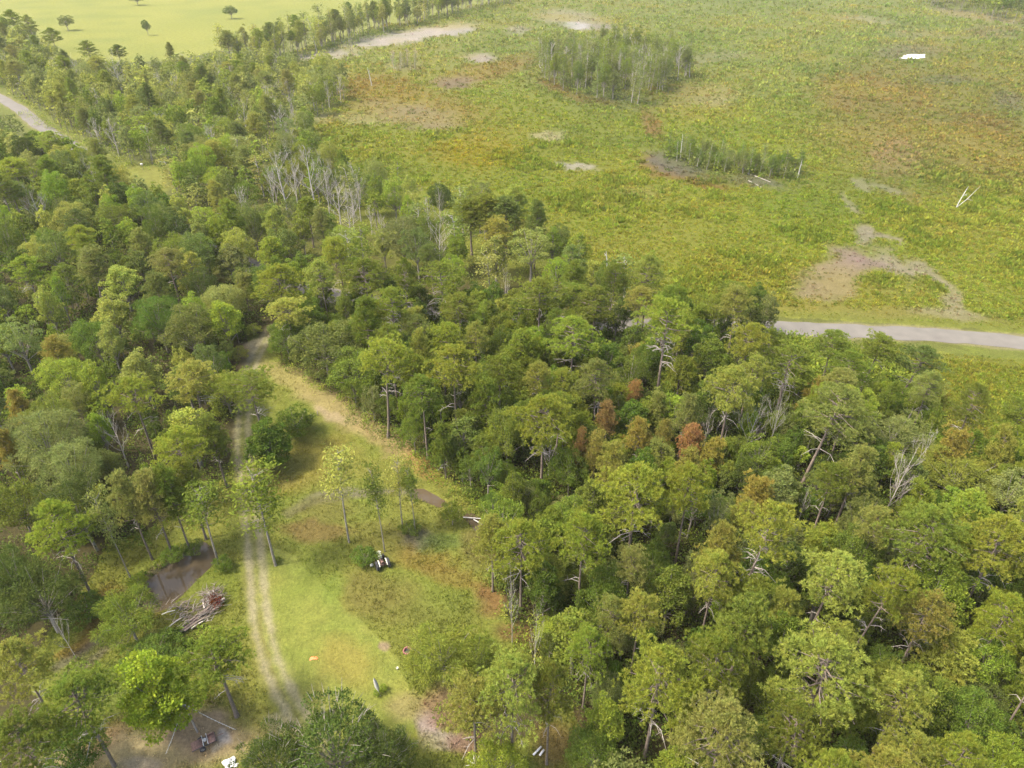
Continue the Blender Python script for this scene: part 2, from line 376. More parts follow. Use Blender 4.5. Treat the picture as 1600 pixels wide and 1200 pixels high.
# ellipses in photograph pixels: cx, cy, rx, ry, turn, colour, strength, bareness
PATCH = [
 (1150, 60, 620, 110, 0, (142, 148, 74), .7, 0), (1000, 330, 560, 120, 0, (149, 154, 48), .7, 0), (680, 215, 330, 70, 0, (146, 148, 48), .6, 0),
 (748, 238, 70, 28, 0, (164, 148, 34), .8, 0), (620, 70, 200, 60, -12, (160, 158, 78), .6, 0), (700, 20, 160, 30, -8, (150, 152, 66), .6, 0),
 (645, 165, 120, 28, 8, (158, 134, 66), .75, .2), (585, 135, 70, 22, 0, (160, 130, 58), .7, .1), (760, 112, 90, 16, -14, (156, 130, 66), .8, .2),
 (710, 128, 34, 10, 0, (140, 118, 90), .8, .6), (650, 55, 88, 9, -10, (188, 172, 150), .95, .95), (590, 62, 60, 10, -8, (184, 170, 148), .8, .9), (720, 48, 24, 7, -8, (176, 164, 144), .9, .9),
 (500, 88, 60, 8, -6, (182, 168, 142), .8, .8), (540, 185, 60, 10, 4, (176, 162, 112), .6, .4), (640, 180, 84, 18, 8, (152, 134, 98), .7, .6),
 (750, 91, 27, 7, 0, (168, 152, 132), .9, .9), (810, 47, 20, 6, 0, (168, 154, 130), .6, .6), (893, 30, 56, 14, 6, (166, 152, 124), .7, .7), (905, 40, 26, 6, 6, (196, 186, 172), .8, .9), (940, 42, 22, 7, 0, (142, 132, 118), .8, .9),
 (880, 140, 40, 10, 20, (158, 124, 60), .8, .1), (915, 152, 50, 8, 14, (160, 124, 60), .7, .1), (1018, 196, 14, 26, -30, (150, 112, 64), .8, .3),
 (1040, 262, 44, 20, 22, (140, 104, 60), .8, .5), (1058, 256, 50, 16, 16, (118, 104, 88), .95, .95), (1130, 280, 60, 8, 10, (140, 118, 74), .6, .3), (1186, 282, 38, 11, 12, (122, 110, 94), .9, .9),
 (1108, 290, 40, 7, 12, (150, 104, 60), .7, .1), (1100, 150, 56, 20, 0, (170, 154, 104), .6, .5), (1075, 96, 50, 8, 0, (150, 138, 90), .5, .4), (1118, 90, 60, 8, -4, (152, 142, 100), .5, .4),
 (1470, 190, 200, 110, 0, (148, 133, 64), .9, .25), (1360, 135, 90, 40, 0, (150, 126, 66), .6, .15), (1400, 250, 46, 30, 0, (172, 140, 92), .75, .3), (1420, 175, 120, 18, 4, (148, 124, 62), .5, .1), (1480, 125, 50, 8, 0, (112, 108, 78), .7, .3), (1575, 160, 30, 18, 20, (120, 108, 88), .6, .5), (1530, 195, 60, 24, 8, (138, 116, 58), .5, .1),
 (1425, 82, 60, 14, 0, (128, 118, 86), .7, .5), (1550, 50, 50, 10, 0, (140, 122, 84), .6, .4), (1440, 55, 60, 8, 0, (150, 140, 96), .5, .4), (1360, 32, 60, 6, 6, (168, 154, 114), .6, .5), (1530, 26, 80, 6, 10, (164, 146, 108), .7, .5),
 (1560, 95, 120, 30, 0, (150, 138, 56), .5, .1), (1580, 260, 60, 40, 0, (146, 128, 58), .5, .1), (1400, 300, 50, 12, 20, (150, 126, 70), .6, .4),
 (1350, 290, 20, 8, 30, (156, 138, 118), .8, .9), (1330, 318, 22, 7, 40, (158, 140, 120), .7, .9), (1385, 295, 26, 6, 20, (160, 144, 124), .7, .8), (1346, 368, 18, 16, 0, (160, 142, 122), .8, .9), (1380, 372, 28, 6, 10, (158, 140, 120), .7, .9),
 (1310, 425, 60, 24, -10, (154, 130, 112), .9, .82), (1290, 455, 50, 18, -6, (152, 128, 110), .85, .8), (1340, 405, 50, 14, 20, (154, 130, 110), .8, .75), (1400, 415, 50, 16, 30, (164, 146, 120), .75, .8), (1450, 425, 40, 10, 38, (162, 146, 118), .7, .8), (1490, 470, 30, 14, 55, (166, 150, 118), .7, .8),
 (1425, 452, 60, 12, 6, (150, 148, 64), .5, .2), (1400, 490, 200, 10, 3, (146, 136, 66), .8, .5), (1490, 492, 60, 10, 6, (170, 158, 124), .5, .7),
 (858, 214, 26, 10, 0, (176, 164, 112), .8, .6), (904, 260, 26, 7, 4, (168, 158, 138), .85, .9), (605, 300, 40, 14, 0, (166, 144, 122), .8, .8), (1000, 300, 40, 10, 0, (160, 152, 76), .5, .2), (1160, 430, 90, 30, 0, (156, 148, 48), .6, .1), (1250, 320, 80, 20, 0, (126, 142, 46), .5, 0),
 (1160, 265, 130, 26, 10, (112, 122, 66), .5, 0), (960, 125, 130, 46, 10, (104, 108, 66), .7, .2), (632, 105, 30, 8, 0, (150, 138, 90), .7, .6),
 (235, 272, 56, 22, 10, (156, 154, 70), .9, .4), (1530, 640, 110, 110, 0, (132, 146, 42), .8, 0), (1500, 690, 80, 30, 20, (140, 124, 60), .6, .2),
]
CLEAR = poly_world([(388, 520), (416, 520), (440, 566), (520, 618), (580, 660), (640, 705), (700, 748), (770, 800), (768, 870), (790, 960), (850, 1010), (830, 1040), (700, 1090), (760, 1180), (900, 1100), (960, 1280), (60, 1400), (-200, 1300), (110, 1195), (30, 1060), (80, 980), (140, 905), (170, 850), (270, 810), (360, 740), (366, 640), (372, 580)])
LAWN = poly_world([(398, 880), (430, 858), (462, 872), (500, 912), (545, 955), (590, 995), (622, 1030), (640, 1080), (650, 1150), (600, 1260), (520, 1260), (470, 1130), (440, 1075), (414, 1010), (402, 940)])
MEADOW = poly_world([(-900, 20), (0, 40), (50, 56), (100, 88), (130, 98), (250, 96), (330, 82), (420, 62), (520, 36), (620, 14), (700, -6), (800, -40), (700, -75), (-900, -75)])
FIELD = poly_world([(470, 215), (540, 155), (545, 110), (420, 95), (520, 60), (650, 28), (790, -2), (900, -40), (1000, -70), (2600, -70), (2600, 60), (2400, 500), (1600, 520), (1300, 498), (1110, 490), (960, 455), (830, 380), (700, 330), (600, 318), (520, 270)])
FIELD2 = poly_world([(1380, 545), (1600, 562), (2400, 640), (2000, 790), (1620, 742), (1500, 712), (1440, 640)])
CPATCH = [
 (520, 640, 70, 30, 32, (186, 164, 104), .8, .7), (450, 585, 50, 16, 30, (184, 166, 98), .7, .5), (600, 690, 60, 20, 34, (182, 156, 100), .8, .7), (660, 730, 44, 14, 30, (176, 140, 74), .7, .4), (500, 650, 26, 8, 30, (196, 172, 126), .7, .8),
 (480, 725, 70, 40, -20, (158, 144, 62), .8, .2), (440, 752, 50, 14, -10, (164, 150, 72), .6, .2), (560, 735, 60, 20, 0, (150, 142, 62), .5, 0),
 (520, 800, 70, 20, 0, (132, 122, 60), .6, .2), (500, 835, 60, 16, 0, (138, 108, 64), .7, .3), (610, 840, 80, 30, 0, (138, 124, 60), .5, .1), (560, 775, 80, 6, -4, (142, 130, 104), .6, .8),
 (680, 875, 60, 24, 10, (154, 126, 58), .6, .1), (720, 905, 50, 20, 20, (150, 122, 58), .6, .1), (660, 840, 30, 16, 0, (130, 120, 92), .8, .8), (700, 845, 40, 20, 0, (124, 140, 62), .7, 0), (760, 940, 30, 22, 20, (150, 108, 66), .8, .3), (800, 990, 40, 16, 20, (138, 102, 64), .7, .3),
 (600, 930, 80, 40, 20, (138, 124, 62), .6, .1), (680, 960, 70, 34, 0, (128, 134, 54), .6, 0), (760, 850, 30, 40, 0, (128, 112, 62), .6, .3),
 (600, 1007, 6, 7, 0, (176, 150, 112), .9, 1), (545, 1035, 44, 40, 0, (172, 156, 72), .7, .2), (470, 900, 20, 30, 40, (140, 150, 58), .5, 0), (510, 920, 20, 30, 40, (140, 158, 60), .5, 0),
 (672, 1140, 22, 26, -30, (192, 168, 150), .85, 1), (640, 1110, 40, 24, 0, (172, 154, 96), .7, .8), (700, 1110, 40, 40, 0, (160, 122, 96), .7, .8), (700, 1165, 44, 18, 10, (186, 166, 148), .7, .9), (740, 1170, 40, 24, 0, (150, 110, 86), .7, .6),
 (640, 1170, 60, 24, 0, (160, 156, 62), .6, .2), (870, 1160, 40, 50, 0, (140, 114, 66), .8, .3), (1000, 1190, 20, 16, 0, (150, 104, 74), .7, .5),
 (230, 1180, 160, 32, -4, (196, 172, 118), .9, 1), (330, 1140, 80, 40, -6, (190, 160, 118), .95, 1), (160, 1170, 50, 20, -40, (176, 142, 98), .7, .9), (360, 1148, 14, 12, 0, (206, 192, 170), .9, 1), (215, 1195, 34, 12, 0, (200, 178, 140), .8, .9), (345, 1165, 14, 6, -20, (200, 184, 150), .8, .9), (400, 1110, 40, 30, 0, (164, 156, 70), .7, .4), (440, 1125, 18, 16, 0, (196, 180, 130), .6, .7),
 (150, 960, 30, 50, 45, (150, 118, 62), .7, .3), (190, 890, 50, 20, -40, (124, 122, 48), .7, .1), (220, 860, 50, 16, -40, (122, 120, 50), .6, .1), (230, 960, 60, 10, -40, (140, 124, 66), .5, .2), (255, 900, 60, 9, -40, (150, 126, 100), .6, .8), (110, 1010, 34, 12, -30, (150, 120, 60), .7, .2), (140, 1030, 60, 10, -38, (128, 112, 92), .6, .7),
 (340, 900, 26, 30, -40, (134, 142, 50), .7, 0), (250, 1010, 60, 30, -30, (134, 136, 56), .7, 0), (340, 960, 40, 30, 0, (140, 140, 56), .6, 0), (180, 1080, 50, 40, 0, (104, 120, 50), .5, 0), (300, 800, 60, 20, -20, (122, 116, 56), .5, 0), (395, 545, 14, 26, 20, (190, 174, 140), .8, .9), (378, 560, 16, 20, 30, (186, 158, 104), .7, .7),
]
def land(X, Y):
    """albedo (linear) and bareness of the ground, evaluated at world points"""
    X = np.asarray(X, float); Y = np.asarray(Y, float); front = Y > 8
    Yc = np.where(front, Y, 8.0)
    px_, py_ = px(X, Yc); dist = np.hypot(X, Y)
    w = np.clip(2600 / (dist + 60), 1.2, 18)          # edges wander by a metre or two
    wx = px_ + w * 1.6 * (vnoise(X, Y, 9, 0) + .6 * vnoise(X, Y, 3.1, 1) + .4 * vnoise(X, Y, 1.2, 2)); wy = py_ + w * (vnoise(X, Y, 9, 2) + .6 * vnoise(X, Y, 3.1, 3) + .4 * vnoise(X, Y, 1.2, 0))
    wX = X + 1.5 * vnoise(X, Y, 4, 0) + .7 * vnoise(X, Y, 1.3, 1); wY = Y + 1.5 * vnoise(X, Y, 4, 2) + .7 * vnoise(X, Y, 1.3, 3)
    K = np.array([.385, .40, .44])
    col = np.broadcast_to(lin((92, 84, 48), K), X.shape + (3,)).copy(); bare = np.full(X.shape, .35)
    farm = np.clip((dist - 190) / 60, 0, 1)[..., None]; col = col * (1 - farm) + lin((116, 118, 60), K) * farm
    def blend(m, c, b=None):
        nonlocal col, bare
        col = col * (1 - m[..., None]) + lin(c, K) * m[..., None]
        if b is not None: bare = bare * (1 - m) + b * m
    blend(inside(FIELD, wX, wY) * 1.0, (151, 154, 54), 0); blend(inside(FIELD2, wX, wY) * 1.0, (142, 152, 52), 0)
    big = vnoise(X, Y, 46, 1) + .7 * vnoise(X, Y, 17, 2); fld = (inside(FIELD, wX, wY) | inside(FIELD2, wX, wY)) * 1.0
    def ell(P, gate=None):
        for cx, cy, rx, ry, rot, c, s_, b in P:
            a = R(rot); dx, dy = wx - cx, wy - cy
            u = (dx * math.cos(a) + dy * math.sin(a)) / rx; v = (-dx * math.sin(a) + dy * math.cos(a)) / ry
            q = np.sqrt(u * u + v * v) + .35 * vnoise(X, Y, 2.2 + dist.mean() * .004, 1)
            m = np.clip((1.25 - q) / .6, 0, 1) * s_ * front
            if gate is not None: m = m * gate
            blend(m, c, b)
    ell(PATCH)
    blend(np.clip(big, 0, .6) * fld * .9, (166, 152, 60)); blend(np.clip(-big, 0, .6) * fld * .9, (120, 132, 52))
    blend(inside(MEADOW, wX, wY) * 1.0, (158, 158, 70), 1)
    md = inside(MEADOW, X, Y) * 1.0; blend(md * np.clip(.5 + 1.4 * vnoise(X, Y, 60, 0), 0, 1) * .5, (170, 166, 76)); blend(md * np.clip(vnoise(X, Y, 22, 3) * 1.6, 0, 1), (142, 148, 66))
    cl = inside(CLEAR, wX, wY) * 1.0; blend(cl, (142, 144, 58), 0)
    n1 = vnoise(X, Y, 7, 3) + .6 * vnoise(X, Y, 2.4, 0)
    blend(cl * np.clip(n1, 0, 1) * .7, (152, 140, 66)); blend(cl * np.clip(-n1, 0, 1) * .7, (126, 142, 50))
    lw = inside(LAWN, X + .7 * vnoise(X, Y, 2, 1), Y + .7 * vnoise(X, Y, 2, 2)) * 1.0; blend(lw, (154, 158, 68), 1)
    n2 = vnoise(X, Y, 5, 1) + .7 * vnoise(X, Y, 1.8, 2); blend(lw * np.clip(n2, 0, 1) * .8, (176, 168, 78)); blend(lw * np.clip(-n2, 0, 1) * .7, (136, 150, 54))
    ell(CPATCH)
    # the tyre-worn drive: soft sandy wear on both wheel lines
    d = seg_dist(TRACK, X, Y); near = dist < 150
    m = np.clip((2.0 - d - .5 * vnoise(X, Y, 1.5, 1)) / 1.0, 0, 1) * .35 * near; blend(m, (166, 152, 96), .9)
    dr = np.abs(d - .8) + .45 * vnoise(X, Y, 1.1, 2) + .2 * vnoise(X, Y, 3.5, 0); m = np.clip((.7 - dr) / .6, 0, 1) * np.clip(.55 + .6 * vnoise(X, Y, 6, 3), .15, .62) * near; blend(m, (196, 180, 138), 1)
    dro = seg_dist(ROAD, X, Y); m = np.clip((9.5 - dro + 3 * vnoise(X, Y, 5, 1)) / 3, 0, 1) * .55; blend(m, (142, 146, 60), .4)
    m = np.clip((3.6 - dro + 1.6 * vnoise(X, Y, 4, 2)) / .6, 0, 1) * .6; blend(m, (176, 160, 112), 1)
    dd = np.minimum(seg_dist(DITCH, X, Y), 9e9); blend(np.clip((1.1 - dd) / .8, 0, 1) * .7, (112, 100, 82), 1)
    dd = seg_dist(DITCH2, X, Y); blend(np.clip((1.3 - dd + vnoise(X, Y, 1.4, 1)) / .9, 0, 1) * .4, (124, 110, 88), 1)
    return col, bare

az = np.concatenate([np.linspace(-180, -58, 40)[:-1], np.linspace(-58, 58, 820), np.linspace(58, 180, 40)[1:-1]])
dep = np.concatenate([np.linspace(88, 66, 12), np.linspace(65.5, 3.6, 640), [3.2, 2.6, 2, 1.4, .9, .5]])
rad = CAM_H / np.tan(np.radians(dep)); A, RR = np.meshgrid(np.radians(az), rad)
GX, GY = np.sin(A) * RR, np.cos(A) * RR
gcol, gbare = land(GX, GY)
gcol = gcol * (1 - .26 * (1 - gbare) * (inside(FIELD, GX, GY) | inside(FIELD2, GX, GY)))[..., None]     # ground colour darkened wherever scrub covers the field
gz = .10 * vnoise(GX, GY, 6, 1) + .05 * vnoise(GX, GY, 1.7, 2)
def basin(poly, depth, edge):
    P = [tuple(at(*p)[:2]) for p in poly]; ins = inside(P, GX, GY); d = seg_dist(P + P[:1], GX, GY)
    return -depth * np.clip(np.where(ins, d, -d) / edge + .35, 0, 1)
for pl, dp in ((POND, 1.0), (POOL1, .7), (POOL2, .7)): gz = gz + basin(pl, dp, 1.2)
dro = seg_dist(ROAD, GX, GY); gz = np.where(dro < 9, gz * np.clip((dro - 3.5) / 5, 0, 1), gz)
nr, nc = GX.shape
V = np.stack([GX, GY, gz], -1).reshape(-1, 3)
I = np.arange(nr * nc).reshape(nr, nc); J = np.roll(I, -1, 1)
F = np.stack([I[:-1], I[1:], J[1:], J[:-1]], -1).reshape(-1, 4)
g = MB(); g.add(V, F, 0, gcol.reshape(-1, 3))
g.add(np.array([[0, 0, 0.]]), np.zeros((0, 3), int), 0, np.array([gcol[0, 0]])); cen = nr * nc
g.f.append(np.stack([np.full(nc, cen), I[0], J[0]], -1)); g.m.append(np.zeros(nc, int))
m, t, b = mat("ground_cover"); b.inputs['Roughness'].default_value = 1; b.inputs['Specular IOR Level'].default_value = .1
at_ = N(t, 'ShaderNodeAttribute', attribute_name='tint'); co = N(t, 'ShaderNodeTexCoord')
mul = None
for sc_, lo, hi in ((2.6, .72, 1.28), (.5, .8, 1.2), (9.0, .78, 1.22)):
    tx = N(t, 'ShaderNodeTexNoise'); tx.inputs['Scale'].default_value = sc_; tx.inputs['Detail'].default_value = 5; tx.inputs['Roughness'].default_value = .65
    t.links.new(co.outputs['Object'], tx.inputs['Vector'])
    mr = N(t, 'ShaderNodeMapRange'); mr.inputs[1].default_value = .3; mr.inputs[2].default_value = .7; mr.inputs[3].default_value = lo; mr.inputs[4].default_value = hi
    t.links.new(tx.outputs[0], mr.inputs[0])
    if mul is None: mul = mr.outputs[0]
    else:
        mm = N(t, 'ShaderNodeMath', operation='MULTIPLY'); t.links.new(mul, mm.inputs[0]); t.links.new(mr.outputs[0], mm.inputs[1]); mul = mm.outputs[0]
vm = N(t, 'ShaderNodeVectorMath', operation='SCALE'); t.links.new(at_.outputs['Color'], vm.inputs[0]); t.links.new(mul, vm.inputs['Scale'])
t.links.new(vm.outputs[0], b.inputs['Base Color'])
bn = N(t, 'ShaderNodeBump'); bn.inputs['Strength'].default_value = .6; bn.inputs['Distance'].default_value = .25; t.links.new(mul, bn.inputs['Height']); t.links.new(bn.outputs[0], b.inputs['Normal'])
tag(g.build("ground", m, smooth=True), kind="structure")

def strip(path, off, half, z, name, material, wob=.0, ws=3.0):
    s = MB(); n = len(path); Lx = []
    for i, p in enumerate(path):
        a, c = path[max(i - 1, 0)], path[min(i + 1, n - 1)]; tt = Vector((c[0] - a[0], c[1] - a[1])).normalized(); nn = Vector((-tt.y, tt.x))
        w1 = half + wob * float(vnoise(p[0], p[1], ws, 1)); w2 = half + wob * float(vnoise(p[0], p[1], ws, 3))
        for q in (off - w1, off - w1 * .33, off + w2 * .33, off + w2): Lx.append((p[0] + nn.x * q, p[1] + nn.y * q, z + (.06 if abs(q - off) < half * .5 else 0)))
    F = [(i * 4 + j, i * 4 + j + 1, i * 4 + j + 5, i * 4 + j + 4) for i in range(n - 1) for j in range(3)]
    s.add(Lx, F); return tag(s.build(name, material, smooth=True), kind="structure")
M_ASPH = simple("worn_asphalt", lin((166, 157, 140), .29), .95, noise=.35, amount=.13)
strip(smooth_path([Vector((p[0], p[1])) for p in ROAD[::2]], 4), 0, 2.75, .05, "road", M_ASPH, .8, 2.5)

# muddy water
def water(poly, name, z):
    P = smooth_path([at(*p).to_2d() for p in poly + poly[:1]], 4)[:-1]; c = sum((Vector(p) for p in P), Vector((0, 0))) / len(P)
    s = MB(); V = [(c.x, c.y, z)] + [(c.x + (p[0] - c.x) * 1.12, c.y + (p[1] - c.y) * 1.12, z) for p in P]; n = len(P)
    s.add(V, [(0, 1 + i, 1 + (i + 1) % n) for i in range(n)]); return tag(s.build(name, M_WATER), kind="structure")
M_WATER, t, b = mat("muddy_water"); b.inputs['Base Color'].default_value = rgb(lin((122, 106, 80), .36)); b.inputs['Roughness'].default_value = .03; b.inputs['IOR'].default_value = 1.3
tx = N(t, 'ShaderNodeTexNoise'); tx.inputs['Scale'].default_value = 1.5; bn = N(t, 'ShaderNodeBump'); bn.inputs['Strength'].default_value = .02; t.links.new(tx.outputs[0], bn.inputs['Height']); t.links.new(bn.outputs[0], b.inputs['Normal'])
water(POND, "pond_water", -.22); water(POOL1, "pool_water", -.2); water(POOL2, "pool_water", -.2)
# white sand scrape in the far field
s = MB(); P = [(1405, 91), (1412, 86.5), (1424, 84.8), (1436, 85.4), (1446, 85), (1444, 88), (1446, 90), (1432, 92), (1418, 92.5)]
V = [tuple(at(x, y)[:2]) + (.12,) for x, y in P]; cx = np.mean(V, 0); s.add([(cx[0], cx[1], .35)] + V, [(0, 1 + i, 1 + (i + 1) % len(V)) for i in range(len(V))])
tag(s.build("sand_patch", simple("white_sand", lin((240, 236, 226), .6), .9, noise=.3, amount=.08), smooth=True), kind="structure")

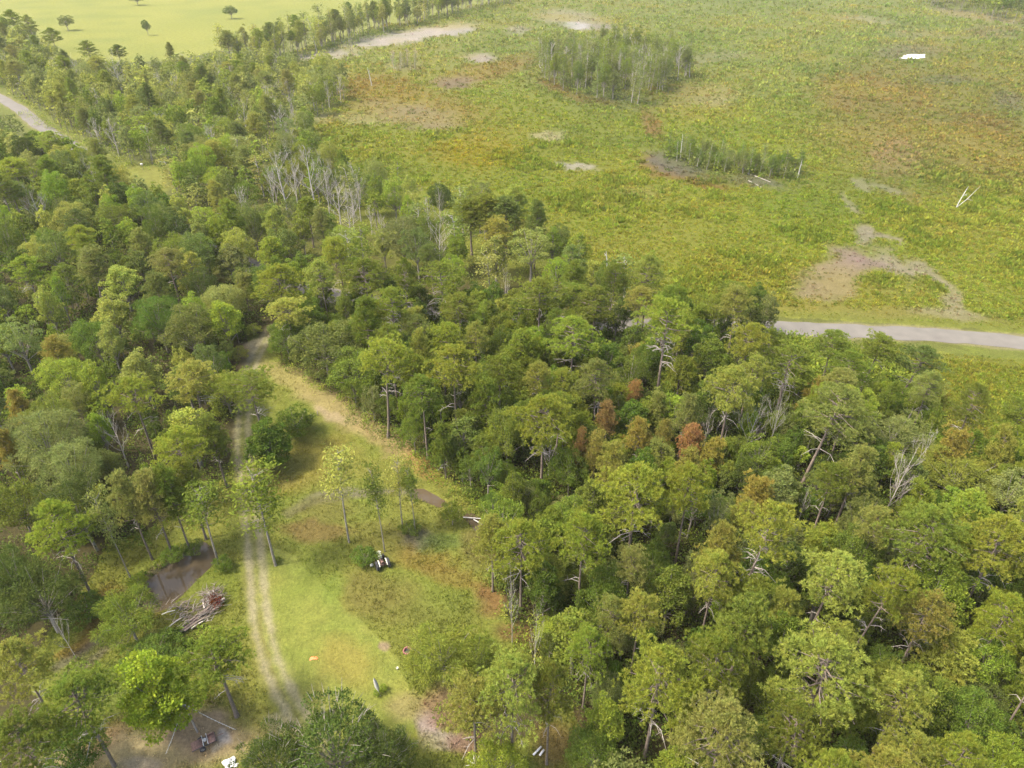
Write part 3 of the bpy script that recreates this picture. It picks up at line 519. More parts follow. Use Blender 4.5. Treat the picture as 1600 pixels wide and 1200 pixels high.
# ------------------------------------------------------------------ trees one can pick out: kind, crown x, crown top y (photo pixels), height, crown width (px), hue, short name, label, lean
HAND = [
 # pines of the wood between the clearing and the road
 ('flat', 603, 528, 18, 96, 'lime', 'the flat leaning pine', 'flat-topped pine with a long bare leaning forked trunk at the edge of the grass track', 4),
 ('round', 648, 552, 14, 50, 'lime', 'the slim pine beside it', 'slim round-topped pine standing close beside the flat-topped leaning pine'),
 ('round', 708, 537, 18, 84, 'lime', 'the straight bare-trunked pine', 'pine with a straight bare pale trunk and dead side limbs above the grass bend'),
 ('fork', 650, 489, 11, 52, 'khaki', 'the thin forked pine', 'thin khaki pine with a pale forked stem behind the flat-topped leaning pine'),
 ('round', 697, 502, 13, 58, 'lime', 'the domed pine by the thin fork', 'small domed lime pine beside the thin khaki forked pine'),
 ('tall', 812, 513, 13, 54, 'olive', 'the reddish-trunked pine', 'pine with a narrow straight reddish trunk in the middle of the wood'),
 ('wide', 896, 490, 16, 94, 'lime', 'the tall ragged pine', 'tall ragged pine with bare grey limbs under a bright crown mid-wood'),
 ('sparse', 1042, 460, 21, 92, 'lime', 'the twin-trunked tall pine', 'tallest pine mid-wood, its twin reddish trunks bare far up to an open crown'),
 ('tall', 1064, 554, 11, 48, 'lime', 'the small pine on the twin trunks', 'small pale-trunked pine right beside the foot of the twin reddish trunks'),
 ('wide', 930, 444, 15, 80, 'olive', 'the broad pine near the white snag', 'broad olive pine in front of the white dead pole at the field edge'),
 ('fork', 843, 430, 16, 92, 'olive', 'the open forked pine', 'wide olive pine with a dark forked branch hollow under its crown'),
 ('round', 1000, 447, 13, 50, 'amber', 'the amber-topped pine', 'amber tinged pine top just behind the twin-trunked tall pine'),
 ('wide', 848, 610, 17, 104, 'lime', 'the big ragged pine with dead limbs', 'big ragged lime pine with white dead limbs hanging down its dark trunk'),
 ('round', 880, 573, 13, 58, 'lime', 'the high-headed lime pine', 'lime pine rising behind the big ragged pine with hanging dead limbs'),
 ('wide', 995, 714, 18, 132, 'lime', 'the great dome pine', 'great dome-crowned pine with pale spreading bare limbs under its canopy'),
 ('round', 910, 800, 17, 88, 'lime', 'the lollipop pine', 'round pine on a clean bare bending trunk with one hanging dead branch'),
 ('wide', 815, 804, 15, 104, 'lime', 'the feathery edge pine', 'pale lime pine with a bare crooked branch at the clearing edge'),
 ('tall', 768, 802, 13, 54, 'yellow', 'the pale edge pine', 'pale yellow green slender pine with white stem on the clearing edge'),
 ('wide', 1144, 568, 16, 92, 'yellow', 'the golden mid-wood pine', 'golden green pine of clustered tufts beyond the browned young pines'),
 ('wide', 1310, 594, 18, 116, 'khaki', 'the golden leaning pine', 'large golden khaki pine leaning over a dark gap near the scrub field', 8),
 ('sparse', 1232, 535, 14, 96, 'olive', 'the whorl-limbed pine below the road', 'olive pine with drooping dead whorled limbs just below the asphalt road'),
 ('round', 1300, 514, 13, 60, 'olive', 'the dome pine touching the road', 'domed olive pine whose top overlaps the asphalt road'),
 ('round', 1375, 519, 13, 64, 'olive', 'the second dome pine by the road', 'olive pine with a leaning grey trunk overlapping the lower road edge', 6),
 ('wide', 1444, 534, 12, 84, 'dull', 'the dark leaning pine by the scrub', 'dull dark-topped pine with a long bare leaning trunk beside the scrub field', 12),
 ('sparse', 1200, 776, 19, 116, 'lime', 'the great bare-limbed pine', 'pine with a thick leaning reddish trunk and many whorls of bare grey limbs', 5),
 ('flat', 1390, 884, 17, 84, 'lime', 'the slanted pale-trunk pine', 'flat-topped pine on a slanted pale trunk beside a bright green broadleaf', 8),
 ('wide', 1560, 796, 17, 122, 'lime', 'the dense lime pine at the edge', 'dense lime pine with tiers of rounded tufts and a dark trunk, at the picture edge'),
 ('wide', 1450, 776, 17, 130, 'olive', 'the spreading olive pine', 'spreading olive pine with a pale forked trunk next to the dense tiered pine'),
 ('round', 1368, 790, 14, 62, 'khaki', 'the khaki twin-stemmed pine', 'khaki pine on thin twin stems below the silvery fan-shaped dead tree'),
 ('wide', 1118, 856, 15, 82, 'yellow', 'the yellow dome pine', 'yellow green domed pine on thin stems beside the great bare-limbed pine'),
 ('tall', 1130, 818, 15, 64, 'amber', 'the amber-headed pine', 'pine with an amber brown head just behind the yellow green domed pine'),
 ('wide', 920, 972, 13, 86, 'lime', 'the rounded lime pine at the gap', 'bright rounded lime pine beside the reddish bare gap at the wood edge'),
 ('wide', 800, 1012, 18, 130, 'yellow', 'the drooping tufted pine', 'large yellow green pine with drooping tufted branches above a grey trunk'),
 ('round', 740, 1052, 15, 100, 'yellow', 'the tufted pine beside the willow', 'yellow green tufted pine leaning over the feathery willow thicket'),
 ('wide', 860, 1030, 16, 90, 'olive', 'the grey-trunked olive pine', 'olive pine with a thick visible grey trunk above two white planks'),
 ('wide', 1030, 995, 18, 140, 'lime', 'the double-headed lime pine', 'huge lime pine with two rounded heads of bright tufts'),
 ('wide', 1120, 980, 16, 110, 'olive', 'the arching-limbed pine', 'olive pine with pale arching limbs visible below a flat crown'),
 ('wide', 1130, 1082, 18, 150, 'khaki', 'the big khaki pine', 'big khaki pine whose pale limbs radiate over a dark green hollow'),
 ('wide', 1290, 978, 18, 170, 'yellow', 'the broad yellow pine', 'broadest yellow green pine with fine tufts and a bent grey trunk'),
 ('wide', 1410, 1040, 15, 100, 'yellow', 'the pine by the grey scrub', 'yellow green pine beside twiggy grey green scrub'),
 ('wide', 1385, 1160, 16, 120, 'yellow', 'the cut-off golden pine', 'golden pine partly cut by the lower picture border'),
 ('wide', 1300, 1165, 16, 100, 'lime', 'the cut-off lime pine', 'lime pine cut by the lower picture border beside the golden one'),
 ('wide', 1500, 1140, 15, 92, 'lime', 'the lime pine by the dark gap', 'lime pine with a lumpy head beside a dark brown gap between trunks'),
 ('round', 1000, 922, 14, 70, 'yellow', 'the yellow tufted pine', 'yellow tufted pine just behind the double-headed lime pine'),
 ('round', 956, 930, 13, 56, 'khaki', 'the khaki tufted pine', 'khaki tufted pine between the rounded lime pine and the yellow tufted pine'),
 ('round', 985, 850, 13, 62, 'khaki', 'the straw-tinted pine', 'straw khaki pine below the great dome pine'),
 ('wide', 1570, 920, 15, 90, 'lime', 'the lime pine under the tiered pine', 'lime pine with a dark hollow under it, below the dense tiered pine'),
 ('wide', 1240, 1085, 15, 110, 'olive', 'the dark-hollow pine', 'olive pine beside a dark hollow between the two large khaki and yellow pines'),
 ('tall', 1080, 700, 12, 44, 'amber', 'the amber sapling', 'amber browned pine sapling with a tapering top'),
 ('tall', 950, 626, 11, 34, 'rust', 'the orange pine', 'bright orange browned pine on a thin grey stem'),
 ('tall', 906, 668, 12, 22, 'rust', 'the slim rust pine', 'very slim rust brown pine touching its larger amber neighbour'),
 ('tall', 930, 672, 12, 38, 'amber', 'the amber pine', 'amber pine with brown patches beside the very slim rust brown pine'),
 ('tall', 990, 594, 9, 28, 'rust', 'the rust-headed pine', 'small rust-headed pine behind the bright orange browned pine'),
 ('tall', 1000, 652, 11, 42, 'amber', 'the half-browned pine', 'half browned pine with an orange head beside the bright orange one'),
 ('tall', 1082, 660, 11, 38, 'rust', 'the brick-orange pine', 'brick orange young pine near the leafless pale sapling'),
 ('tall', 1037, 655, 10, 28, 'amber', 'the tan young pine', 'tan tinged young pine between the half browned and the brick orange pines'),
 ('small', 1110, 685, 9, 40, 'amber', 'the tan bushy pine', 'bushy tan headed young pine next to the leafless pale sapling'),
 ('small', 1180, 742, 10, 52, 'amber', 'the tan-crowned pine', 'tan crowned young pine below the two grey dead trees'),
 # broadleaf trees of the same wood
 ('open', 985, 548, 12, 62, 'mid', 'the layered green gum', 'fresh green layered broadleaf tree behind the browned pines'),
 ('gum', 1110, 520, 12, 60, 'mid', 'the cool green gum', 'cool green broadleaf with pale stem to the side of the twin-trunked pine'),
 ('oak', 1468, 868, 11, 100, 'bright', 'the bright green oak', 'bright green spreading broadleaf with fine sprays beside the slanted pale-trunk pine'),
 ('dome', 1545, 992, 9, 76, 'bright', 'the bright rounded oak', 'bright green smooth rounded broadleaf near grey twiggy scrub'),
 ('dome', 1570, 1155, 9, 90, 'bright', 'the glossy corner oak', 'vivid green broadleaf at the lower corner of the wood'),
 ('open', 1120, 768, 12, 54, 'grey', 'the pale-stemmed gum', 'grey green open tree with a thin white stem in the wood'),
 ('oak', 890, 700, 9, 64, 'deep', 'the deep green tree by the ragged pine', 'deep green broadleaf tucked against the big ragged pine with dead limbs'),
 ('oak', 1330, 820, 10, 84, 'mid', 'the mid green oak by the dark gap', 'mid green broadleaf beside a narrow dark gap of thin trunks'),
 ('oak', 1400, 830, 9, 90, 'grey', 'the grey green oak', 'grey green broadleaf behind the bright green spreading one'),
 ('feather', 1400, 640, 8, 110, 'grey', 'the drooping grey thicket', 'drooping grey green willow-like tree at the scrub field corner'),
 ('feather', 1500, 700, 8, 130, 'olive', 'the ferny olive tree', 'ferny olive tree with one bleached branch at the scrub field edge'),
 ('open', 1577, 735, 9, 90, 'grey', 'the blue green tree', 'blue green open tree with grey forked twigs at the picture edge'),
 ('dome', 945, 890, 10, 86, 'mid', 'the fresh oak under the lollipop pine', 'fresh green broadleaf at the foot of the clean-trunked round pine'),
 ('gum', 850, 880, 11, 54, 'deep', 'the deep green pillar', 'deep green pillar-shaped broadleaf near the crooked edge pine'),
 ('gum', 945, 1085, 11, 60, 'bright', 'the bright gum', 'bright green upright broadleaf between large pines near the lower border'),
 ('dome', 930, 1128, 8, 92, 'deep', 'the dark oak with white branches', 'deep green broadleaf crossed by white dead branches near the lower border'),
 ('dome', 775, 1150, 8, 90, 'bright', 'the bright oak by the planks', 'bright green low broadleaf beside two white planks'),
 # willow thicket and clearing trees
 ('feather', 690, 975, 8, 110, 'olive', 'the willow thicket', 'wide feathery olive willow thicket at the lawn edge'),
 ('feather', 672, 1004, 4.5, 54, 'olive', 'the low willow', 'low feathery willow beside the reddish fire ring'),
 ('feather', 745, 985, 7, 70, 'olive', 'the inner willow', 'feathery willow behind the wide thicket, next to the pines'),
 ('airy', 530, 708, 15.5, 70, 'yellow', 'the airy twin tree', 'airy yellow green tree on a thin bent trunk rising from a shrub'),
 ('airy', 590, 738, 14, 42, 'mid', 'the straight pale-stemmed tree', 'slender tree on a straight pale stem sharing the shrub with the airy tree'),
 ('airy', 622, 726, 12, 44, 'yellow', 'the yellow pair tree', 'yellow green slender tree above a small pool'),
 ('airy', 643, 738, 11, 34, 'mid', 'the green pair tree', 'narrow green tree next to the yellow green slender tree by the pool'),
 ('bright', 418, 655, 8.5, 76, 'deep', 'the round track tree', 'round dense deep green tree standing beside the sandy wheel track'),
 ('bush', 460, 634, 4, 76, 'deep', 'the wide shrub tree', 'wide low deep green shrubby tree with white posts at its foot on the grass'),
 ('airy', 408, 744, 15, 92, 'olive', 'the trackside pine', 'open olive tree arching over the wheel track beside the lawn'),
 ('airy', 318, 762, 13, 76, 'mid', 'the pond-end tree', 'soft green leaning tree between the pond and the wheel track'),
 ('bright', 242, 1014, 12, 120, 'vivid', 'the bright leafy tree', 'large vivid green leafy tree beside the wooden pole and wires'),
 ('round', 338, 985, 12, 116, 'olive', 'the dull dense pine', 'dense dull olive pine behind the pole, beside the vivid green tree'),
 ('feather', 196, 922, 7, 100, 'mid', 'the ditch willow', 'soft green spreading tree at the end of the pond, over the ditch'),
 ('oak', 240, 985, 4, 90, 'deep', 'the brush-pile shrub tree', 'low dark shrubby tree beside the brush pile'),
 ('wide', 30, 990, 15, 100, 'yellow', 'the corner tufted pine', 'yellow tufted pine at the picture edge above the ditch'),
 ('wide', 120, 1040, 14, 130, 'olive', 'the broad dark pine', 'broad dull olive pine beside the grass ditch'),
 ('wide', 30, 1100, 15, 130, 'olive', 'the lower corner pine', 'olive pine filling the lower corner'),
 ('dome', 105, 1130, 7, 110, 'deep', 'the dark corner shrub tree', 'deep green shrubby tree on the edge of the bare sandy yard'),
 # live oak cut by the frame
 ('live', 520, 1098, 9, 170, 'dark', 'the great dark oak', 'great dark green oak with pale twigs at the end of the wheel track'),
 ('live', 600, 1134, 8, 100, 'dark', 'the dark oak beside it', 'smaller dark green oak merging with the great dark oak'),
 ('live', 425, 1142, 8, 110, 'dark', 'the dark oak over the white tarp', 'dark green oak partly covering a white tarp'),
 # wood beside the pond and behind the track
 ('wide', 88, 774, 16, 100, 'lime', 'the bright pond-side pine', 'bright lime pine with a clear bare trunk standing beyond the pond'),
 ('airy', 172, 784, 14, 46, 'khaki', 'the slender ragged pine', 'slender ragged khaki tree on a thin bare trunk near the pond'),
 ('tall', 196, 736, 15, 48, 'khaki', 'the first row pine', 'khaki pine on a bare trunk, first of the row above the pond'),
 ('tall', 232, 732, 15, 56, 'khaki', 'the second row pine', 'khaki pine, second of the bare-trunked row above the pond'),
 ('tall', 262, 728, 15, 50, 'olive', 'the third row pine', 'olive pine, third of the bare-trunked row above the pond'),
 ('tall', 290, 715, 14, 50, 'olive', 'the last row pine', 'olive pine, last of the bare-trunked row towards the wheel track'),
 ('fork', 208, 584, 15, 84, 'lime', 'the gnarled pine', 'lime pine with gnarled pale limbs and a dark hollow below'),
 ('round', 302, 562, 15, 80, 'yellow', 'the grey-trunked pine', 'yellow green pine with a strong grey trunk and dead whorls behind the track'),
 ('flat', 392, 576, 14, 100, 'olive', 'the pine over the track', 'olive pine spreading over the sandy wheel track'),
 ('wide', 278, 662, 14, 90, 'lime', 'the clustered lime pine', 'lime pine with clustered heads beside the leafless grey tree'),
 ('tall', 330, 648, 13, 50, 'olive', 'the narrow pine by the track', 'narrow olive pine close to the wheel track'),
 ('dead', 185, 648, 10, 50, 'pale', 'the leafless grey tree', 'leafless grey brown tree standing among green crowns near the pond wood'),
 ('feather', 70, 640, 13, 120, 'grey', 'the big grey willow', 'big grey green willow-like tree with billowing crown'),
 ('feather', 110, 690, 12, 100, 'grey', 'the lower grey willow', 'grey green willow-like tree in front of the big billowing one'),
 ('tall', 30, 608, 12, 34, 'amber', 'the amber cypress', 'amber brown narrow conifer near the picture edge'),
 ('tall', 5, 668, 12, 34, 'amber', 'the half-cut amber cypress', 'amber conifer half cut by the picture edge'),
 ('gum', 150, 565, 12, 46, 'bright', 'the bright pillar', 'bright green pillar-like broadleaf beside the gnarled pine'),
 ('gum', 155, 638, 10, 40, 'bright', 'the bright gum by the grey tree', 'bright green broadleaf just beside the leafless grey tree'),
 ('oak', 120, 600, 9, 46, 'khaki', 'the khaki oak', 'khaki broadleaf between the amber conifer and the bright green pillar'),
 ('dome', 25, 745, 10, 90, 'olive', 'the olive dome', 'olive domed tree above the bright lime pine at the picture edge'),
 ('feather', 60, 880, 10, 120, 'dark', 'the dark feathery tree', 'dark green feathery tree at the wood corner below the bright lime pine'),
 ('feather', 20, 860, 11, 90, 'dark', 'the dark edge tree', 'dark green tree on the picture edge behind the dark feathery one'),
 ('gum', 178, 458, 12, 60, 'yellow', 'the pale-leaved tree', 'pale yellow tipped broadleaf, the palest of the deep wood'),
 ('gum', 190, 408, 12, 60, 'yellow', 'the yellow gum', 'yellow green upright broadleaf behind the pale-leaved tree'),
 ('gum', 75, 450, 12, 42, 'yellow', 'the yellow twin gum', 'yellow green broadleaf with a forked outline in the deep wood'),
 ('slim', 92, 424, 13, 26, 'bright', 'the thin bright spire', 'thin bright green spire next to the yellow green forked one'),
 ('open', 30, 500, 12, 70, 'grey', 'the soft grey tree', 'soft grey green rounded tree near the picture edge in the deep wood'),
 ('tall', 84, 525, 10, 40, 'amber', 'the small amber pine', 'small amber pine in front of the soft grey green tree'),
 ('oak', 295, 480, 12, 80, 'dull', 'the dull dark oak', 'dull green rounded oak behind the leaning bare trunk'),
 ('gum', 350, 462, 13, 60, 'bright', 'the big-leaved tree', 'bright large-leaved tree above the end of the sandy track'),
 ('oak', 505, 500, 11, 110, 'dull', 'the great track oak', 'great dull green spreading oak beside the bend of the grass track'),
 ('oak', 555, 540, 9, 90, 'mid', 'the edge oak', 'mid green oak with leafy skirts at the grass track edge'),
 ('oak', 445, 500, 8, 60, 'mid', 'the oak at the track end', 'mid green oak standing right over the end of the sandy track'),
 ('wide', 435, 410, 15, 90, 'lime', 'the bright wide pine', 'bright wide-crowned pine with pale stems behind the track oak'),
 ('round', 450, 462, 13, 70, 'yellow', 'the pale pine', 'pale yellow pine in front of the bright wide-crowned pine'),
 ('wide', 570, 400, 15, 90, 'olive', 'the broad road pine', 'broad olive pine near the hidden road, mid-wood'),
 ('sparse', 612, 445, 16, 60, 'olive', 'the dark-trunked pine', 'olive pine on a tall thick dark trunk that shows down to a shaded hollow'),
 ('sparse', 690, 408, 15, 80, 'olive', 'the pine with reddish limbs', 'olive pine with reddish broken limbs across its trunk'),
 ('open', 830, 358, 13, 80, 'khaki', 'the hazy khaki tree', 'hazy khaki tree with a pale trunk at the edge of the cleared field'),
 ('tall', 760, 302, 15, 60, 'olive', 'the brownish row pine', 'brownish olive pine, tallest of the cluster against the cleared field'),
 ('tall', 790, 306, 15, 56, 'dull', 'the dark row pine', 'dull dark pine at the field-side end of the cluster'),
 ('tall', 735, 312, 14, 50, 'olive', 'the inner row pine', 'olive pine at the inner end of the cluster against the cleared field'),
 ('tall', 775, 340, 14, 50, 'amber', 'the tan row pine', 'tan olive pine in front of the cluster against the cleared field'),
 ('gum', 714, 364, 11, 36, 'bright', 'the bright small gum', 'bright green small tree in front of the brownish pine cluster'),
 ('oak', 690, 290, 10, 44, 'dark', 'the dark dome by the field', 'dark green domed tree behind a pale twisted dead top'),
 ('dead', 687, 296, 11, 22, 'pale', 'the twisted dead top', 'pale twisted dead tree in front of the dark green dome at the field edge'),
 ('twiggy', 440, 242, 18, 56, 'pale', 'the tall bare tree', 'tall leafless grey tree, first of the bare group at the field edge'),
 ('twiggy', 487, 234, 19, 54, 'pale', 'the tallest bare tree', 'tallest leafless pale tree in the bare group at the field edge'),
 ('fan', 528, 278, 14, 56, 'pale', 'the fan-shaped bare tree', 'dense twiggy pale bare tree, broadest of the bare group'),
 ('fan', 550, 300, 11, 40, 'pale', 'the low bare tree', 'twiggy pale bare tree beside the broadest one'),
 ('twiggy', 578, 322, 8, 22, 'pale', 'the small bare tree', 'small pinkish bare tree, last of the bare group towards the field'),
 ('wide', 18, 16, 22, 34, 'olive', 'the tallest corner pine', 'tall olive pine at the upper picture corner beside the meadow'),
 ('wide', 44, 24, 21, 28, 'khaki', 'the second corner pine', 'tall khaki pine just beside the one at the upper picture corner'),
 ('wide', 80, 44, 18, 30, 'olive', 'the meadow-edge pine', 'layered olive pine rising over the small white shed at the meadow edge'),
 ('wide', 136, 64, 17, 32, 'olive', 'the tiered meadow pine', 'tiered olive pine standing against the sunlit meadow'),
 ('round', 184, 70, 16, 26, 'dull', 'the round meadow pine', 'round dull pine standing against the sunlit meadow behind a bare forked tree'),
 ('slim', 20, 60, 11, 60, 'khaki', 'the pale corner tree', 'pale khaki tree in front of the tall corner pines'),
 ('oak', 60, 72, 10, 50, 'dull', 'the dull shed tree', 'dull green tree just in front of the small white shed'),
 ('dead', 182, 92, 15, 34, 'pale', 'the forked bare tree', 'bare forked grey tree in front of the sunlit meadow'),
 ('fan', 460, 250, 15, 46, 'pale', 'the middle bare tree', 'leafless grey tree standing between the two tall bare trees of the bare group'),
 ('fan', 510, 262, 14, 44, 'pale', 'the dense bare tree', 'dense leafless tree just behind the broadest fan of the bare group'),
 ('fan', 560, 276, 13, 36, 'pale', 'the back bare tree', 'faint leafless tree at the back of the bare group against the field'),
 ('fan', 545, 318, 10, 60, 'pale', 'the front bare tree', 'low twiggy pinkish tree in front of the bare group'),
 ('dead', 425, 270, 13, 26, 'pale', 'the thin bare tree', 'thin leafless tree just before the first of the bare group'),
 ('fan', 1213, 617, 11, 44, 'pale', 'the pink-grey dead tree', 'pinkish grey leafless tree with a clear straight stem in the wood'),
 ('fan', 1180, 638, 9, 52, 'pale', 'the leaning dead tree', 'leaning leafless grey tree beside the pinkish grey one', 10),
 ('fan', 1408, 708, 13, 66, 'pale', 'the silvery fan tree', 'silvery leafless tree with a dense upswept fan of branches', 6),
 ('dead', 1105, 644, 8, 26, 'pale', 'the leafless pale sapling', 'slim leafless pale sapling beside the brick orange pine'),
 ('dead', 1255, 765, 7, 26, 'pale', 'the stubby dead tree', 'stubby bleached dead tree below the tan crowned pine'),
 ('dead', 800, 910, 11, 30, 'pale', 'the bleached edge tree', 'bleached branchy dead tree on the clearing edge'),
 ('dead', 836, 965, 10, 26, 'pale', 'the bleached stick tree', 'thin bleached dead tree near the reddish gap, in front of the branchy one'),
 ('dead', 790, 430, 9, 20, 'pale', 'the white twisted tree', 'small white twisted dead tree amid green crowns near the road'),
 ('dead', 858, 690, 7, 26, 'pale', 'the grey twig tree', 'small grey leafless tree below the big ragged pine'),
 ('dead', 100, 962, 8, 26, 'pale', 'the grey ditch snag', 'small grey leafless tree beside the ditch'),
 ('oak', 102, 25, 10, 24, 'dull', 'the first meadow oak', 'lone dull oak on the pale meadow, nearest the picture edge'),
 ('oak', 228, 33, 9.5, 14, 'dark', 'the narrow meadow oak', 'lone narrow dark tree on the pale meadow'),
 ('oak', 360, 10, 9.5, 22, 'dark', 'the rounded meadow oak', 'lone rounded dark tree on the meadow towards the field'),
 ('oak', 213, -8, 9, 22, 'dark', 'the farthest meadow tree', 'lone tree on the meadow cut by the upper picture border'),
 ('bush', 570, 850, 2.2, 48, 'deep', 'the stem shrub', 'deep green shrub around the feet of the two slender stems beside the tractor'),
 ('bush', 706, 783, 4, 38, 'olive', 'the pool shrub', 'rounded green shrub standing between two muddy pools'),
 ('bush', 598, 1068, .9, 17, 'bright', 'the small lawn shrub', 'small bright shrub on the lawn at the foot of the white pointed board'),
 ('bush', 589, 1077, .8, 13, 'bright', 'the low lawn shrub', 'low bright shrub just in front of the white pointed board'),
 ('bush', 433, 868, .8, 16, 'mid', 'the trunk-foot shrub', 'small green shrub at the foot of the tree arching over the wheel track'),
 ('bush', 348, 866, 2, 34, 'mid', 'the pond-corner shrub', 'green shrub between the pond corner and the wheel track'),
 ('bush', 268, 850, 2, 44, 'mid', 'the pond bank shrub', 'leafy green shrub on the far bank of the pond'),
 ('bush', 300, 842, 2, 36, 'mid', 'the second bank shrub', 'green shrub on the far bank at the pond end'),
 ('bush', 214, 896, 1.8, 36, 'bright', 'the near bank shrub', 'bright shrub on the bank where the pond narrows'),
 ('bush', 640, 812, 1.8, 36, 'mid', 'the pair shrub', 'green shrub at the foot of the yellow green slender pair'),
 ('bush', 135, 920, 3, 80, 'deep', 'the wood-corner shrub', 'dense deep green shrub at the wood edge by the ditch'),
 ('bush', 160, 935, 2, 40, 'deep', 'the lower corner shrub', 'deep green shrub next to the dense one at the ditch'),
 ('bush', 395, 505, 2.4, 30, 'yellow', 'the sunlit track shrub', 'sunlit yellow green shrub behind the end of the sandy track'),
 ('bush', 370, 540, 2.6, 40, 'yellow', 'the track-side weed shrub', 'yellowish shrub beside the sandy end of the track'),
]
GROUP_OF = lambda k: dict(zip(PINES, ['pines of the woods'] * 9)).get(k) or ('dead trees standing among the woods' if k in DEADS else 'shrubs around the clearing' if k == 'bush' else 'broadleaf trees of the woods')
HV = []
MARKS = []                                           # landmarks other labels refer to: x, y, short name
for row in HAND:
    k, x, yt, H, wpx, h, short, label = row[:8]; lean = row[8] if len(row) > 8 else 0
    vb = H * (.22 if k in PINES else .45 if k in DEADS else .36)         # half the crown's height
    yc = yt + 15
    for _ in range(6):                                                   # crown centre whose outline just reaches the surveyed top
        top = at(x, yc, H - vb); sc = scale_at(top); wid = wpx / sc * .94; dl = math.atan2(CAM_H - H + vb, top.y)
        yc = yt + sc * math.hypot(wid / 2 * math.sin(dl), vb * math.cos(dl)) * .93
    loc = (top.x - math.tan(R(lean)) * H * .8, top.y)
    e = plant(k, loc, H, wid, h, label, GROUP_OF(k), lean=(0, lean), rz=random.uniform(0, 6.28) if not lean else 0)
    if H > 5: HV.append((x, yc, wpx * .5, sc * vb * .8, math.hypot(*loc), k in DEADS))
    ALL.append((loc[0] + .5 * math.tan(R(lean)) * H, top.y, wid, H)); MARKS.append((top.x, top.y, short))

# ------------------------------------------------------------------ the woods between them
WOODS = dict(
 west=[(-420, 160), (-150, 180), (0, 216), (100, 262), (182, 312), (290, 380), (400, 420), (460, 462), (418, 505), (400, 520), (372, 548), (366, 610), (362, 690), (366, 745), (310, 800), (262, 812), (205, 850), (160, 860), (120, 905), (60, 985), (0, 1020), (-300, 1130)],
 north=[(-420, 6), (-150, 22), (0, 56), (60, 76), (110, 122), (230, 132), (330, 120), (420, 108), (520, 120), (545, 152), (486, 196), (486, 240), (560, 300), (620, 330), (760, 360), (850, 405), (960, 468), (1060, 486), (1110, 496), (950, 496), (700, 482), (475, 436), (330, 366), (262, 292), (240, 262), (200, 262), (132, 224), (66, 180), (0, 138), (-150, 76)],
 east=[(436, 525), (490, 480), (700, 505), (950, 520), (1100, 524), (1160, 580), (1215, 630), (1420, 645), (1450, 690), (1490, 716), (1600, 745), (1900, 760), (2300, 1350), (900, 1350), (940, 1180), (880, 1100), (846, 1030), (792, 965), (772, 885), (770, 805), (694, 748), (630, 694), (566, 648), (512, 602), (460, 566), (430, 546)],
)
WP = {k: poly_world(v) for k, v in WOODS.items()}
GRAVEL_GAP = poly_world([(205, 258), (262, 262), (275, 292), (215, 292)])
cells = {}
def near_ok(x, y, w, f):
    cx, cy = int(x // 8), int(y // 8)
    for i in range(cx - 2, cx + 3):
        for j in range(cy - 2, cy + 3):
            for (a, b2, w2) in cells.get((i, j), ()):
                if (x - a) ** 2 + (y - b2) ** 2 < (f * (w + w2)) ** 2: return False
    return True
def put(x, y, w): cells.setdefault((int(x // 8), int(y // 8)), []).append((x, y, w))
for x, y, w, H in ALL: put(x, y, w * (.55 if H < 3 else 1))
hv = np.array(HV)
FILL = []                                            # canopy then lower storey
def sow(wood, n, mix, spacing, hr, wr, hues, cond=None):
    P = WP[wood]; x0, y0 = P.min(0); x1, y1 = P.max(0)
    for _ in range(n):
        x, y = random.uniform(x0, x1), random.uniform(y0, y1)
        if not inside(P, np.array([x]), np.array([y]))[0]: continue
        a, b2 = px(x, y)
        if a < -60 or a > 1660 or b2 > 1330: continue
        if inside(GRAVEL_GAP, np.array([x]), np.array([y]))[0]: continue
        if cond and not cond(a, b2): continue
        k = random.choices([m_[0] for m_ in mix], [m_[1] for m_ in mix])[0]
        w = random.uniform(*wr) * (.8 if k in ('slim', 'tall', 'twiggy', 'gum') else 1.1 if k in ('wide', 'oak', 'dome', 'feather') else 1)
        if not near_ok(x, y, w, spacing): continue
        H = random.uniform(*hr) * ((1.55 if wood == 'east' else 1.25) if k in PINES else .82 if k in ('dome',) else 1)
        ta, tb = px(x, y, H * .92); ds = math.hypot(x, y); hw_ = w * .5 * scale_at((x, y, H * .7))
        if wood != 'lane' and np.any(((ds < 165) | (hv[:, 5] > 0)) & (hv[:, 4] > ds) & (np.abs(hv[:, 0] - ta) < hv[:, 2] * .55 + hw_ * .7) & (tb < hv[:, 1] + hv[:, 3] * .45) & (b2 > hv[:, 1])): continue
        put(x, y, w); hs = hues(k, a, b2); FILL.append((k, x, y, H, w, random.choice(hs)))
def hw(k, a, b2):
    if k in PINES: return ['olive', 'olive', 'lime', 'dull', 'khaki', 'yellow']
    if a < 330 and b2 > 800: return ['dark', 'deep', 'dull', 'mid']
    return ['mid', 'mid', 'dull', 'dull', 'deep', 'dark', 'olive', 'bright', 'yellow', 'grey', 'olive', 'khaki']
def he(k, a, b2):
    if k in PINES: return ['lime', 'lime', 'lime', 'olive', 'olive', 'yellow', 'lime', 'khaki', 'olive', 'yellow', 'amber'] if a > 900 else ['lime', 'olive', 'olive', 'yellow']
    return ['mid', 'mid', 'deep', 'deep', 'dark', 'dull', 'olive', 'bright', 'grey']
def hn(k, a, b2):
    if k in PINES: return ['olive', 'khaki', 'dull', 'yellow']
    return ['khaki', 'khaki', 'yellow', 'grey', 'olive'] if b2 < 190 else ['mid', 'dull', 'olive', 'bright', 'khaki', 'grey', 'yellow']
sow('west', 3600, [('oak', 3), ('gum', 4), ('open', 3), ('dome', 1), ('slim', 2), ('feather', 3), ('round', 1.2), ('tall', 1.2), ('wide', .8), ('dead', .25)], .40, (10.5, 14), (5.2, 8.2), hw)
